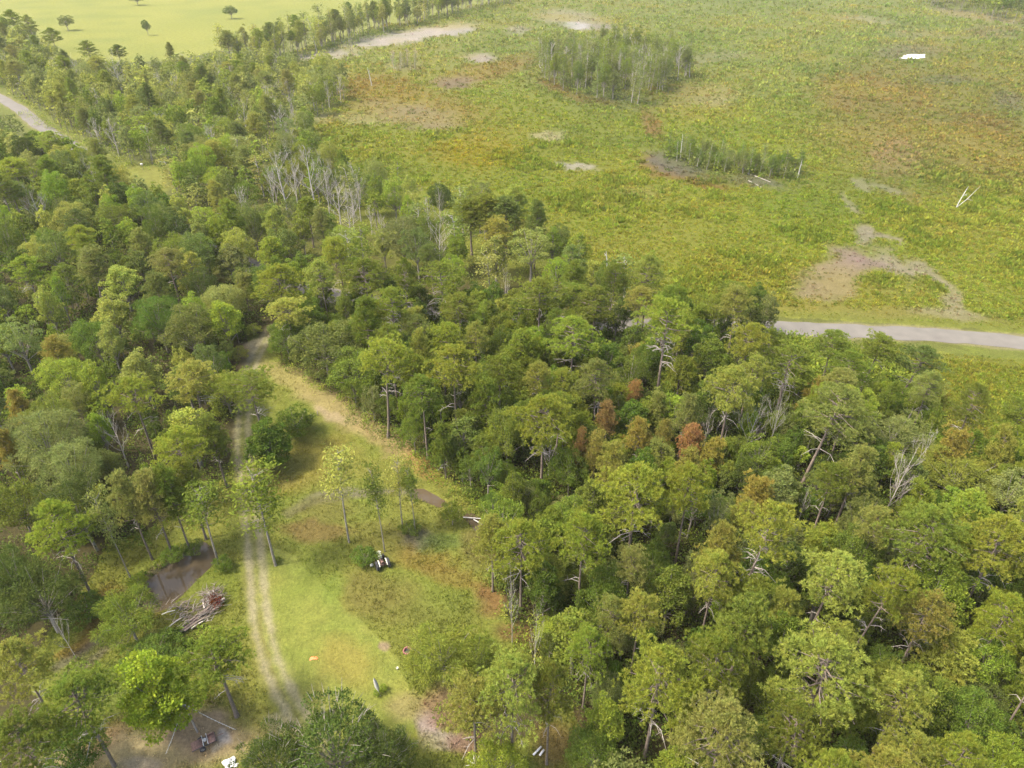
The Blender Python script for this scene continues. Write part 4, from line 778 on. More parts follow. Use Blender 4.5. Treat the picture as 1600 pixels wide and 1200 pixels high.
sow('east', 3600, [('wide', 3), ('round', 3), ('tall', 2), ('fork', 1), ('flat', .6), ('gum', 2.6), ('oak', 2.2), ('open', 2.2), ('slim', 1), ('dead', .1), ('feather', .8)], .41, (8.2, 11.6), (4.2, 6.8), he)
sow('north', 20000, [('slim', 3), ('gum', 3), ('open', 3), ('oak', 2), ('tall', 1.5), ('feather', 2), ('twiggy', 1.0), ('wisp', 3), ('round', .6), ('dead', .5)], .34, (10, 14.5), (5, 8), hn)
WP['roadside'] = poly_world([(96, 262), (182, 310), (290, 368), (400, 416), (410, 446), (280, 404), (150, 350)])
sow('roadside', 2500, [('oak', 3), ('gum', 3), ('open', 2)], .33, (11, 14), (5.5, 8), hw)
WP['lane'] = poly_world([(420, 466), (480, 462), (700, 502), (950, 517), (1110, 519), (1186, 522), (1186, 560), (1100, 540), (950, 540), (700, 526), (490, 490)])
sow('lane', 3000, [('oak', 2), ('gum', 3), ('open', 2), ('round', 2)], .33, (9, 12), (5, 7), he)
NCAN = len(FILL)
sow('west', 3200, [('gum', 2), ('bush', 2), ('open', 2), ('oak', 2), ('small', .6)], .24, (4.5, 7.5), (2.8, 4.6), hw)
sow('east', 4200, [('gum', 2.4), ('bush', 2), ('open', 2), ('oak', 2), ('small', 1.4)], .24, (4.5, 7.5), (2.6, 4.4), he)
def seen_size(f):
    d = math.sqrt(f[1] ** 2 + f[2] ** 2 + CAM_H ** 2); a, b2 = px(f[1], f[2], f[3] * .7)
    return (f[3] ** .5) * f[4] / d ** 1.5 * (1 if -25 < a < 1625 and -10 < b2 < 1215 else .02)
def cat_of(i, f):
    k = f[0]
    if i >= NCAN: return 'sapling'
    return 'pine' if k in PINES else 'dead tree' if k in DEADS else 'broadleaf tree'
USED = {}
for row in HAND:
    c0 = 'pine' if row[0] in PINES else 'dead tree' if row[0] in DEADS else 'shrub' if row[0] == 'bush' else 'broadleaf tree'; USED[c0] = USED.get(c0, 0) + 1
order = sorted(range(len(FILL)), key=lambda i: -seen_size(FILL[i]))
single, rest = [], []
for i in order:
    c0 = cat_of(i, FILL[i])
    if USED.get(c0, 0) < 296 and seen_size(FILL[i]) > 4e-4: USED[c0] = USED.get(c0, 0) + 1; single.append(i)
    else: rest.append(i)
print("trees placed singly:", len(single), "in the mass:", len(rest), USED)

# labels that single a tree out: its look, then where it stands by the landmark next to it (and a second one where two would read alike)
mx = np.array([m_[0] for m_ in MARKS]); my = np.array([m_[1] for m_ in MARKS])
GROUPS = {'pine': 'pines of the woods', 'broadleaf tree': 'broadleaf trees of the woods', 'dead tree': 'dead trees standing among the woods', 'sapling': 'young trees under the woods'}
taken = {}
RANK = ['', 'second ', 'third ', 'fourth ', 'fifth ', 'sixth ', 'seventh ', 'eighth ']
SIDE = dict(east=('on the clearing side of', 'on the scrub side of'), west=('on the wood side of', 'on the track side of'), north=('on the road side of', 'on the field side of'), roadside=('on the wood side of', 'on the field side of'), lane=('on the clearing side of', 'on the scrub side of'))
def wood_at(x, y):
    for q in WP:
        if inside(WP[q], np.array([x]), np.array([y]))[0]: return q
    return 'east'
def describe(f, c0):
    k, x, y, H, w, h = f
    d = np.hypot(mx - x, my - y); o = np.argsort(d)
    dx, dy = x - mx[o[0]], y - my[o[0]]
    rel = 'behind' if dy > abs(dx) * .8 else 'in front of' if -dy > abs(dx) * .8 else SIDE[wood_at(x, y)][dx > 0]
    look = HUEWORD[h] if k not in DEADS else 'bare grey'
    big = 'small' if w < 4 else 'large' if w > 7.4 else 'medium'
    noun = dict(pine='pine', sapling='young tree').get(c0, 'broadleaf' if c0 == 'broadleaf tree' else 'dead tree')
    shp = SHAPE.get(k, STRAW.get(k, 'twiggy'))
    cut = lambda t: ' '.join(t.split()) 
    for form in ("{big} {look} {shp} {noun} {rel} {m}", "{big} {look} {noun} {rel} {m}", "{look} {shp} {noun} {rel} {m}", "{big} {look} {noun} {rel} {m}, {m2} beyond"):
        s_ = cut(form.format(big=big, look=look, shp=shp, noun=noun, rel=rel, m=MARKS[o[0]][2], m2=MARKS[o[1]][2]))
        if s_ not in taken and len(s_.replace('-', ' ').split()) <= 16: break
    for r in RANK[1:]:
        if s_ not in taken and len(s_.replace('-', ' ').split()) <= 16: break
        s_ = cut(f"{r}{look} {noun} {rel} {MARKS[o[0]][2]}")
    if len(s_.replace('-', ' ').split()) > 16:
        t_ = s_.replace('on the ', 'at ', 1)
        if t_ not in taken: s_ = t_
    if len(s_.replace('-', ' ').split()) > 16:
        t_ = s_.replace('at clearing side of', 'beside').replace('at scrub side of', 'by').replace('at wood side of', 'near').replace('at track side of', 'beside').replace('in front of', 'before')
        if t_ not in taken: s_ = t_
    taken[s_] = 1; return s_
single.sort(key=lambda i: (round(min(np.hypot(mx - FILL[i][1], my - FILL[i][2])), 1)))
for i in single:
    f = FILL[i]; c0 = cat_of(i, f); k, x, y, H, w, h = f
    lab = describe(f, c0)
    nm = {'sapling': 'young_tree', 'pine': 'pine_tree', 'dead tree': 'dead_tree', 'broadleaf tree': 'broadleaf_tree'}[c0]
    plant(k, (x, y), H, w, h, lab, GROUPS[c0], lean=(random.uniform(-3, 3), random.uniform(-3, 3)), name=nm, cat=c0)

# ------------------------------------------------------------------ what nobody could count: the far wood, undergrowth, scrub and rough grass
_cache = {}
def quads_of(me):
    if me.name not in _cache:
        n = len(me.vertices); a = np.empty(n * 3, np.float32); me.vertices.foreach_get("co", a); _cache[me.name] = a.reshape(-1, 4, 3)
    return _cache[me.name]
far = MB(); farb = MB()
def add_far(k, x, y, H, w, h, keep):
    tm, cm, PH, PW = random.choice(PROTO[k]); c_ = math.cos(a_ := random.uniform(0, 6.28)); s_ = math.sin(a_)
    Rm = np.array([[c_, -s_, 0], [s_, c_, 0], [0, 0, 1]]); sc_ = np.array([w / PW, w / PW, H / PH])
    if k in DEADS:
        b3 = Vector((x, y, 0)); farb.tube([b3, b3 + Vector((random.uniform(-.4, .4), 0, H))], [.16, .04], 4)
        for _ in range(14):
            z = random.uniform(.3, .95) * H; az_ = random.uniform(0, 6.28); L = w * random.uniform(.2, .5)
            farb.tube([b3 + Vector((0, 0, z)), b3 + Vector((math.cos(az_) * L, math.sin(az_) * L, z + L * random.uniform(.4, 1)))], [.06, .015], 3)
        return
    q = quads_of(cm); n = len(q); idx = rng.choice(n, max(60, int(n * keep)), replace=False); q = q[idx]
    cen = q.mean(1, keepdims=True); q = cen + (q - cen) * (1 / keep) ** .42
    v = (q * sc_) @ Rm.T + np.array([x, y, 0]); m_ = len(q)
    col = lin(HUE[h], FK) * random.uniform(.85, 1.15)
    far.add(v.reshape(-1, 3), np.arange(4 * m_).reshape(m_, 4), 0, np.tile(col, (4 * m_, 1)))
    farb.tube([(x, y, -.2), (x, y, H * .7)], [.16, .06], 4)
for i in rest:
    f = FILL[i]; d = math.hypot(f[1], f[2]); add_far(*f, keep=min(.5, max(.10, 42 / d)) * (.7 if i >= NCAN else 1))
# the forest wall beyond the cleared field, and the tree belt's low growth
FP = poly_world([(1425, 4), (1470, 16), (1560, 36), (1600, 46), (1700, 58), (1760, 20), (1700, -20), (1500, -30)])
for _ in range(1500):
    x, y = random.uniform(FP[:, 0].min(), FP[:, 0].max()), random.uniform(FP[:, 1].min(), FP[:, 1].max())
    if inside(FP, np.array([x]), np.array([y]))[0] and near_ok(x, y, 6, .38):
        put(x, y, 6); add_far(random.choice(['tall', 'round', 'gum', 'slim']), x, y, random.uniform(15, 21), random.uniform(6, 9), random.choice(['dull', 'mid', 'deep', 'olive']), .05)
fo = far.build("distant_woodland", [M_TINT]); tag(fo, "dense mass of farther treetops filling the woods up to the cleared field", "woodland", kind="stuff")
fb = farb.build("trunks", [M_PALEBARK], fo)

ug = MB()
def bush_mass(x, y, r, hgt, col, n, leaf):
    u = unit(n); u[:, 2] = np.abs(u[:, 2]); q = rng.uniform(.35, 1, (n, 1)) ** .5
    lump = 1 + .3 * np.sin(u[:, :1] * 5 + x) * np.cos(u[:, 1:2] * 5 + y)
    O = u * q * lump * np.array([r, r, hgt]) + np.array([x, y, .05]); D = norm(u * .6 + unit(n) * .8)
    L = rng.uniform(.7, 1.3, n) * leaf
    ug.blades(O, D, L, L * .6, 0, np.broadcast_to(col * random.uniform(.85, 1.15), (n, 3)))
UP = dict(WP, verge=poly_world([(1100, 520), (1230, 530), (1390, 556), (1450, 600), (1490, 712), (1420, 660), (1215, 645), (1160, 590)]))
for wood, n in (('west', 5200), ('east', 5600), ('north', 7000), ('verge', 900)):
    P = UP[wood]; x0, y0 = P.min(0); x1, y1 = P.max(0)
    X = rng.uniform(x0, x1, n * 4); Y = rng.uniform(y0, y1, n * 4); k = inside(P, X, Y); X, Y = X[k], Y[k]
    A_, B_ = px(X, Y); k = (A_ > -40) & (A_ < 1640) & (B_ < 1260) & ~inside(GRAVEL_GAP, X, Y); X, Y = X[k][:n], Y[k][:n]
    for x, y in zip(X, Y):
        d = math.hypot(x, y); h = random.choice(['mid', 'deep', 'dark', 'dull', 'olive', 'deep'] if wood in ('west', 'east') else ['mid', 'olive', 'dull', 'yellow', 'khaki'] if wood == 'north' else ['bright', 'olive', 'mid', 'lime'])
        big = 1 if d < 190 else 1.5
        bush_mass(x, y, random.uniform(.8, 1.7) * big, random.uniform(.9, 3.0), lin(HUE[h], FK), 46 if d < 170 else 26, .34 if d < 120 else .46 if d < 200 else .8)
def thicket(poly, n, r, hh, hs):
    P = poly_world(poly); k = 0
    while k < n:
        x, y = random.uniform(P[:, 0].min(), P[:, 0].max()), random.uniform(P[:, 1].min(), P[:, 1].max())
        if inside(P, np.array([x]), np.array([y]))[0]: bush_mass(x, y, random.uniform(*r), random.uniform(*hh), lin(HUE[random.choice(hs)], FK), 26, .8); k += 1
thicket([(838, 98), (900, 88), (1000, 88), (1080, 108), (1092, 124), (1040, 140), (1012, 168), (960, 162), (872, 142), (838, 118)], 260, (1.3, 2.6), (2, 6.5), ['dull', 'grey', 'olive', 'khaki'])
thicket([(1036, 236), (1100, 246), (1180, 260), (1262, 274), (1220, 282), (1110, 268), (1045, 252)], 110, (.9, 1.8), (1.2, 3.4), ['dull', 'grey', 'mid', 'olive'])
thicket([(330, 112), (420, 92), (520, 66), (600, 46), (690, 25), (790, 3), (800, 7), (700, 32), (610, 54), (530, 76), (430, 106)], 260, (1.8, 3.4), (2, 5), ['dull', 'olive', 'khaki', 'mid'])
# leafy skirt along the wood edges
def skirt(path, step, hs, r=(.7, 1.5), hh=(.8, 2.6), off=1.5):
    P = [at(*p) for p in path]
    for a, b2 in zip(P[:-1], P[1:]):
        L = (b2 - a).length
        for i in range(int(L / step)):
            q = a.lerp(b2, random.random()); bush_mass(q.x + random.uniform(-off, off), q.y + random.uniform(-off, off), random.uniform(*r), random.uniform(*hh), lin(HUE[random.choice(hs)], FK), 60, .27)
skirt([(436, 560), (462, 580), (514, 612), (566, 656), (632, 704), (694, 756), (772, 806), (776, 880), (796, 962), (850, 1030), (886, 1100)], .8, ['mid', 'deep', 'bright', 'yellow', 'mid'])
skirt([(366, 742), (310, 802), (262, 816), (205, 852), (160, 862), (122, 905), (62, 985)], 1.0, ['deep', 'mid', 'dark'])
skirt([(300, 850), (268, 872), (240, 892), (214, 912)], .7, ['mid', 'bright', 'deep'], (.4, .8), (.5, 1.1), .8)
skirt([(215, 955), (180, 990), (140, 1020)], .9, ['mid', 'olive', 'deep'], (.4, 1.0), (.4, 1.2), 1.6)
skirt([(270, 990), (330, 1000), (340, 1030), (260, 1020)], .6, ['mid', 'deep', 'bright'], (.5, 1.0), (.5, 1.4), 1.2)
skirt([(700, 1110), (760, 1130), (740, 1080)], .8, ['olive', 'mid'], (.5, 1.1), (.5, 1.5), 1.5)
skirt([(960, 470), (1060, 488), (1110, 494), (1200, 500)], 1.6, ['bright', 'mid', 'olive'], (.8, 1.6), (1, 2.6), 2)
skirt([(486, 200), (490, 240), (560, 300), (620, 332), (760, 362), (850, 405), (960, 465)], 1.8, ['mid', 'olive', 'yellow'], (.9, 1.8), (1, 3), 3)
skirt([(40, 178), (70, 192), (130, 232), (200, 262), (262, 262)], 1.4, ['yellow', 'bright', 'mid'], (.9, 1.8), (1, 3), 3)
tag(ug.build("undergrowth", [M_TINT]), "leafy undergrowth filling the ground between the trunks of the woods", "undergrowth", kind="stuff")

# low scrub of the cleared field
sc = MB()
nF = 90000
PXs = rng.uniform(400, 1680, nF); PYs = rng.uniform(-2, 780, nF)
u, v = (PXs - 800) / FPX, (600 - PYs) / FPX; tt_ = CAM_H / (sp - v * cp); X, Y = u * tt_, (cp + v * sp) * tt_
k = inside(FIELD, X, Y) | inside(FIELD2, X, Y); X, Y = X[k], Y[k]
col, bare = land(X, Y); dro = seg_dist(ROAD, X, Y)
keep = (rng.random(len(X)) > bare * 1.05) & (dro > 5.5); X, Y, col, bare, dro = X[keep], Y[keep], col[keep], bare[keep], dro[keep]
D_ = np.hypot(X, Y); nb = 13
clm = np.clip((vnoise(X, Y, 15, 3) + .6 * vnoise(X, Y, 5, 0) - .18) / .2, 0, 1) * np.clip((330 - D_) / 90, 0, 1)
for lo, hi in ((0, 260), (260, 450), (450, 2000)):
    s_ = (D_ >= lo) & (D_ < hi); n = int(s_.sum()); nb = 16 if lo == 0 else 11 if lo == 260 else 8
    if not n: continue
    size = rng.uniform(.35, .85, n) * np.clip(D_[s_] / 230, .8, 2.6) * (1 - .5 * bare[s_]) * np.where(dro[s_] < 10, .45, 1) * (1 + .5 * vnoise(X[s_], Y[s_], 11, 2)) * (1 + .9 * clm[s_])
    O = np.stack([X[s_], Y[s_], np.full(n, .02)], 1)[:, None] + rng.normal(size=(n, nb, 3)) * (size[:, None, None] * np.array([.42, .42, .0]))
    Dd = norm((unit(n * nb) * .6 + np.array([0, 0, .8])).reshape(-1, 3)); L = (size[:, None] * rng.uniform(.5, 1.3, (n, nb))).ravel()
    tint = col[s_] * 2.0 * rng.uniform(.8, 1.2, (n, 1)) * np.array([1, 1, 1]) * (1 + rng.uniform(-.12, .12, (n, 3)))
    gr = rng.random(n) < .12 + .7 * clm[s_]; tint[gr] = tint[gr] * .5 + lin((112, 138, 46), FK * .8) * .5
    O = O.reshape(-1, 3); sc.blades(O, Dd, L, L * (.34 if lo == 0 else .5), 0, np.repeat(tint, nb, 0))
so_ = sc.build("field_scrub", [M_TINT]); tag(so_, "knee-high yellow green scrub covering the cleared field", "scrub", kind="stuff")

rg = MB()
n = 42000
PXs = rng.uniform(60, 900, n); PYs = rng.uniform(520, 1210, n)
u, v = (PXs - 800) / FPX, (600 - PYs) / FPX; tt_ = CAM_H / (sp - v * cp); X, Y = u * tt_, (cp + v * sp) * tt_
pw = lambda P: np.array([tuple(at(*p)[:2]) for p in P])
k = inside(CLEAR, X, Y) & (~inside(LAWN, X, Y) | (rng.random(n) < .5)) & ~inside(pw(POND), X, Y) & ~inside(pw(POOL1), X, Y) & ~inside(pw(POOL2), X, Y) & (seg_dist(TRACK, X, Y) > 1.7)
X, Y = X[k], Y[k]; col, bare = land(X, Y); lawn = inside(LAWN, X, Y); keep = (rng.random(len(X)) > bare * 1.0) | lawn; lawn = lawn[keep]; X, Y, col = X[keep], Y[keep], col[keep]; n = len(X); nb = 5
size = rng.uniform(.10, .34, n) * np.where(lawn, .4, 1) * (1 + .9 * vnoise(X, Y, 5, 1))
O = np.stack([X, Y, np.zeros(n)], 1)[:, None] + rng.normal(size=(n, nb, 3)) * (size[:, None, None] * np.array([.5, .5, 0]))
Dd = norm((unit(n * nb) * .6 + np.array([0, 0, .8]))); L = (size[:, None] * rng.uniform(.6, 1.3, (n, nb))).ravel()
tint = col * 1.95 * rng.uniform(.85, 1.15, (n, 1)); rg.blades(O.reshape(-1, 3), Dd, L, L * .3, 0, np.repeat(tint, nb, 0))
tag(rg.build("rough_grass", [M_TINT]), "rough unmown grass and weeds around the mown lawn", "grass", kind="stuff")

# ------------------------------------------------------------------ copse and clumps of thin pale-stemmed trees in the cleared field, tree belt along the meadow
def clump(poly, n, hr, wr, hs, group, noun, where, gap, kinds=(('wisp', 1),)):
    P = poly_world(poly); x0, y0 = P.min(0); x1, y1 = P.max(0); done = []
    for _ in range(n * 60):
        if len(done) >= n: break
        x, y = random.uniform(x0, x1), random.uniform(y0, y1)
        if not inside(P, np.array([x]), np.array([y]))[0] or any((x - a) ** 2 + (y - b3) ** 2 < gap * gap for a, b3 in done): continue
        done.append((x, y))
    cx, cy = np.mean(P, 0)
    done.sort()
    for i, (x, y) in enumerate(done):
        k = random.choices([q[0] for q in kinds], [q[1] for q in kinds])[0]; h = random.choice(hs); H = random.uniform(*hr)
        size = 'short' if H < hr[0] + (hr[1] - hr[0]) * .33 else 'tall' if H > hr[0] + (hr[1] - hr[0]) * .7 else 'middling'
        row = 'near rim' if y < y0 + (y1 - y0) * .3 else 'far rim' if y > y0 + (y1 - y0) * .72 else 'inside'
        q = i / max(1, len(done) - 1); end = 'west end' if q < .2 else 'west half' if q < .42 else 'middle' if q < .6 else 'east half' if q < .82 else 'east end'
        look = HUEWORD[h] if k not in DEADS else 'bare grey'
        lab = f"{size} {look} {noun} at {end} of {where}, {row}"
        for r in RANK[1:]:
            if lab not in taken: break
            lab = f"{r}{size} {look} {noun} at {end} of {where}, {row}"
        taken[lab] = 1
        plant(k, (x, y), H, random.uniform(*wr), h, lab, group, name='swamp_tree' if noun == 'thin tree' else 'belt_tree', cat='thin tree' if noun == 'thin tree' else 'belt tree', lean=(random.uniform(-4, 4), random.uniform(-4, 4)))
clump([(838, 98), (900, 88), (1000, 88), (1080, 108), (1092, 124), (1040, 140), (1012, 168), (960, 162), (872, 142), (838, 118)], 165, (11, 17), (4.6, 7), ['dull', 'grey', 'olive', 'dull'], 'thin trees of the copse in the cleared field', 'thin tree', 'the large field copse', 2.4, (('wisp', 5), ('open', 1), ('gum', 1), ('twiggy', .7)))
clump([(1036, 232), (1100, 244), (1180, 258), (1262, 272), (1220, 282), (1110, 268), (1045, 252)], 52, (4.5, 8), (2.4, 3.8), ['grey', 'mid', 'dull', 'deep'], 'thin trees along the wet hollow of the field', 'thin tree', 'the wet hollow', 1.9, (('wisp', 4), ('gum', 1.4), ('slim', 1)))
clump([(608, 104), (628, 101), (656, 104), (652, 111), (612, 111)], 16, (6, 9), (2.2, 3.4), ['khaki', 'pale', 'khaki'], 'pale thin trees of the small field clump', 'thin tree', 'the small straw clump', 1.7, (('wisp', 2), ('twiggy', 1)))
clump([(330, 108), (420, 88), (520, 62), (600, 42), (690, 21), (790, -1), (800, 3), (700, 28), (610, 50), (530, 72), (430, 102)], 128, (14, 22), (5, 8.5), ['olive', 'khaki', 'dull', 'yellow'], 'trees of the belt between meadow and field', 'tree', 'the meadow tree belt', 3.4, (('slim', 3), ('tall', 2), ('gum', 2), ('wisp', 3), ('round', 1)))

# bleached snags out in the field
def snag(label, base, top, rad, arms=(), name="dead_snag"):
    b = at(*base); sc_ = scale_at(b); dx = (top[0] - base[0]) / sc_; H = (base[1] - top[1]) / sc_ / math.cos(math.atan2(CAM_H, b.y)) ; H = max(H, 1)
    t = thing(name, label, "snag", b, 0, "bleached snags in the cleared field")
    m_ = MB(); pts = [(0, 0, -.3), (dx * .3, .05, H * .35), (dx * .62, -.05, H * .7), (dx, 0, H)]; m_.tube(pts, [rad, rad * .85, rad * .7, rad * .25], 6)
    m_.build("trunk", M_WHITEWOOD, t, True)
    for (z, ex, ez) in arms:
        a = MB(); a.tube([(dx * z, 0, H * z), (dx * z + ex * .5, .1, H * z + ez * .4), (dx * z + ex, 0, H * z + ez)], [rad * .6, rad * .5, rad * .15], 5)
        a.tube([(dx * z + ex * .5, .1, H * z + ez * .4), (dx * z + ex * .8, -.4, H * z + ez * .35)], [rad * .35, rad * .1], 4); a.build("limb", M_WHITEWOOD, t, True)
snag("straight white dead pole standing at the near edge of the cleared field", (949, 433), (944, 394), .2, ((.82, -.5, .7),))
snag("forked bleached dead tree standing alone in the field scrub near the road", (1492, 328), (1500, 293), .15, ((.1, 4.6, 6.2), (.6, 1.0, .6)))
snag("white dead stub standing in orange grass on the far side of the field", (581, 134), (577, 108), .24, ((.7, .5, 1.5),))
snag("thin white dead stem at the end of the wet hollow", (1246, 278), (1247, 252), .13, ((.7, .5, .6),))
snag("bleached dead stem on the edge of the great copse hollow", (1063, 247), (1062, 212), .12, ((.6, -.6, .9),))
snag("leaning white stem cut by the picture edge beyond the road", (1600, 345), (1603, 318), .16, ((.6, -.4, .8),))
def log(label, a, b, r, wood, name="fallen_log"):
    A, B = at(*a), at(*b); d = (B - A); t = MB(); t.tube([(0, 0, r * .8), (d.x * .5, d.y * .5, r * 1.1), (d.x, d.y, r * .9)], [r, r * .85, r * .5], 7)
    o = t.build(name, wood, None, True); o.location = A; tag(o, label, "log", "fallen logs")
log("reddish fallen trunk lying behind the foot of the great bare-limbed pine", (1128, 942), (1154, 962), .28, M_BARK)
log("grey fallen trunk lying below the great bare-limbed pine", (1180, 980), (1206, 1004), .24, M_DEAD)
log("bleached pole lying across the muddy pool beside the wood, the longer one", (724, 809), (752, 811), .09, M_WHITEWOOD)
log("short bleached pole lying at the lower end of the muddy pool", (740, 812), (753, 820), .08, M_WHITEWOOD)
log("pale log lying on the grey ground by the wet hollow, the upper one", (1168, 271), (1204, 285), .12, M_DEAD)
log("pale log lying on the grey ground by the wet hollow, the lower one", (1160, 278), (1190, 293), .10, M_DEAD)

# ------------------------------------------------------------------ old farm tractor
M_CREAM = simple("faded_cream_paint", (.52, .49, .39), .45, noise=5, amount=.18); M_RUST = simple("rusty_metal", (.17, .095, .07), .8, noise=8, amount=.5, bump=.2)
M_TYRE = simple("tyre_rubber", (.028, .027, .026), .85, noise=12, amount=.3); M_GREY = simple("grey_metal", (.22, .21, .2), .55, .4, noise=6)
M_DARK = simple("dark_metal", (.05, .047, .045), .6, .3); M_GLASS = simple("headlight_glass", (.75, .74, .68), .15)
a, b = at(592.5, 871), at(601, 892); dirv = (b - a).to_2d(); ang = math.atan2(-dirv.y, -dirv.x)
tr = thing("tractor", "old cream and rust farm tractor parked on rough grass beside the two slender stems", "tractor", (a + b) / 2, ang); tr.scale = (.82, .82, .82)
def lathe(prof, k, axis_pt, mb, mi=0):                # profile (offset along y, radius) turned about the y axis
    V = []; 
    for (y, r) in prof:
        for j in range(k): q = 2 * math.pi * j / k; V.append((axis_pt[0] + r * math.cos(q), axis_pt[1] + y, axis_pt[2] + r * math.sin(q)))
    n = len(prof); F = [(i * k + j, i * k + (j + 1) % k, (i + 1) * k + (j + 1) % k, (i + 1) * k + j) for i in range(n - 1) for j in range(k)]
    mb.add(V, F, mi)
def wheel(c, r, w, paint):
    y0 = MB(); s_ = w / 2
    lathe([(-s_ * .7, r * .58), (-s_, r * .72), (-s_ * .95, r * .9), (-s_ * .6, r), (s_ * .6, r), (s_, r * .9), (s_, r * .72), (s_ * .7, r * .58)], 28, c, y0)
    for j in range(16):
        q = 2 * math.pi * j / 16; y0.box((c[0] + r * math.cos(q), c[1] + (.25 if j % 2 else -.25) * w, c[2] + r * math.sin(q)), (.09, w * .5, .09), (0, -q, .5 if j % 2 else -.5))
    wh = y0.build("wheel", M_TYRE, tr); y1 = MB(); lathe([(-s_ * .5, r * .59), (-s_ * .15, r * .2), (-s_ * .1, .0)], 20, c, y1); lathe([(s_ * .5, r * .59), (s_ * .15, r * .2), (s_ * .1, 0.)], 20, c, y1); y1.build("rim", paint, wh)
for sy in (-1, 1): wheel((-.75, sy * .9, .72), .72, .42, M_RUST); wheel((1.15, sy * .62, .40), .40, .2, M_RUST)
m_ = MB(); m_.box((.95, 0, 1.12), (1.35, .56, .42), taper=.86); m_.box((1.66, 0, .98), (.1, .54, .62), taper=.92); h_ = m_.build("hood", M_CREAM, tr)
m_ = MB(); [m_.box((1.72, -.2 + .1 * i, .95), (.04, .05, .42)) for i in range(5)]; m_.build("grille", M_DARK, h_)
m_ = MB(); m_.box((.85, 0, .78), (1.2, .4, .4)); m_.box((-.3, 0, .72), (1.3, .46, .44)); m_.box((1.15, 0, .44), (.14, 1.1, .12)); m_.box((-.75, 0, .72), (.3, 1.2, .26)); m_.build("engine", M_RUST, tr)
m_ = MB(); m_.tube([(.75, .2, 1.25), (.75, .2, 1.9)], .045, 8); m_.build("exhaust_pipe", M_RUST, tr)
for sy in (-1, 1):
    m_ = MB(); k = 9
    V = [(-.75 + .82 * math.cos(q), sy * (.5 + .17 * e), .72 + .82 * math.sin(q) + dz) for q in np.linspace(.5, 2.7, k) for e in (0, 1) for dz in (0, .03)]
    F = [(i * 4, i * 4 + 2, i * 4 + 6, i * 4 + 4) for i in range(k - 1)] + [(i * 4 + 1, i * 4 + 5, i * 4 + 7, i * 4 + 3) for i in range(k - 1)] + [(i * 4, i * 4 + 4, i * 4 + 5, i * 4 + 1) for i in range(k - 1)] + [(i * 4 + 2, i * 4 + 3, i * 4 + 7, i * 4 + 6) for i in range(k - 1)]
    m_.add(V, F); m_.build("fender", M_CREAM, tr)
    m_ = MB(); lathe([(-.03, .09), (.03, .09), (.04, 0.)], 12, (1.5, sy * .36, 1.2), m_); m_.build("headlight", M_GLASS, tr)
m_ = MB(); m_.box((-.72, 0, 1.12), (.42, .48, .08)); m_.box((-.94, 0, 1.32), (.07, .46, .36), (0, -.2, 0)); m_.build("seat", M_RUST, tr)
m_ = MB(); V = [(.0 + .2 * math.cos(q) * .85, .2 * math.sin(q), 1.45 + .2 * math.cos(q) * .5) for q in np.linspace(0, 2 * math.pi, 17)]; m_.tube(V, .02, 6, cap=False); m_.tube([(0, 0, 1.45), (.3, 0, 1.1)], .025, 6); m_.build("steering_wheel", M_DARK, tr)

# ------------------------------------------------------------------ brush pile, pole, cart, yard things
bp = thing("brush_pile", "heap of cut trunks and branches with a patch of rust red needles beside the pond", "brush pile", at(318, 968))
O0 = at(318, 968); W2 = lambda x, y, z=0: at(x, y) - O0 + Vector((0, 0, z))
M_LOGB = simple("brown_log", (.13, .095, .075), .9, noise=4, amount=.4, bump=.3)
for i, (p, q, r, wood) in enumerate([((276, 996), (352, 940), .17, M_LOGB), ((280, 992), (340, 950), .15, M_LOGB), ((284, 984), (330, 955), .16, M_LOGB), ((300, 974), (346, 944), .13, M_LOGB), ((290, 990), (326, 966), .13, M_BARK), ((336, 948), (353, 940), .22, M_PALEBARK),
        ((327, 930), (328, 952), .13, M_WHITEWOOD), ((318, 940), (322, 958), .1, M_DEAD), ((334, 926), (338, 946), .1, M_DEAD), ((262, 986), (290, 968), .08, M_DEAD), ((254, 962), (276, 960), .07, M_WHITEWOOD), ((300, 985), (320, 978), .1, M_DEAD)]):
    A, B = W2(*p, .25 + .05 * (i % 5)), W2(*q, .5 + .12 * (i % 4)); m_ = MB(); m_.tube([A, (A + B) / 2 + Vector((0, 0, .1)), B], [r, r * .9, r * .75], 7); m_.build("log", wood, bp, True)
m_ = MB()
for _ in range(380):
    c_ = random.choices([(332, 936, 16, 13), (300, 972, 28, 12), (280, 955, 22, 7), (322, 955, 18, 14)], [5, 4, 2, 4])[0]
    p = W2(c_[0] + random.gauss(0, c_[2] * .5), c_[1] + random.gauss(0, c_[3] * .5), random.uniform(.1, 1.0)); a_ = random.gauss(.75, .5) if c_[0] < 325 else random.uniform(0, 6.28); L = random.uniform(.5, 1.6)
    e = p + Vector((math.cos(a_) * L, math.sin(a_) * L, random.uniform(-.2, .4))); m_.tube([p, (p + e) / 2 + Vector((random.uniform(-.1, .1), random.uniform(-.1, .1), .05)), e], [random.uniform(.025, .06), .03, .012], 4, mi=random.choice([0, 0, 1, 2]))
m_.build("branches", [M_PALEBARK, M_LOGB, M_BARK], bp)
m_ = MB(); O = np.array([W2(338 + random.gauss(0, 6), 946 + random.gauss(0, 5), random.uniform(.5, 1.25)) for _ in range(420)]); m_.blades(O, norm(unit(420) + np.array([0, 0, .3])), rng.uniform(.2, .4, 420), .09, 0, np.tile(lin((144, 74, 50), .5), (420, 1)))
m_.build("red_needles", M_TINT, bp)

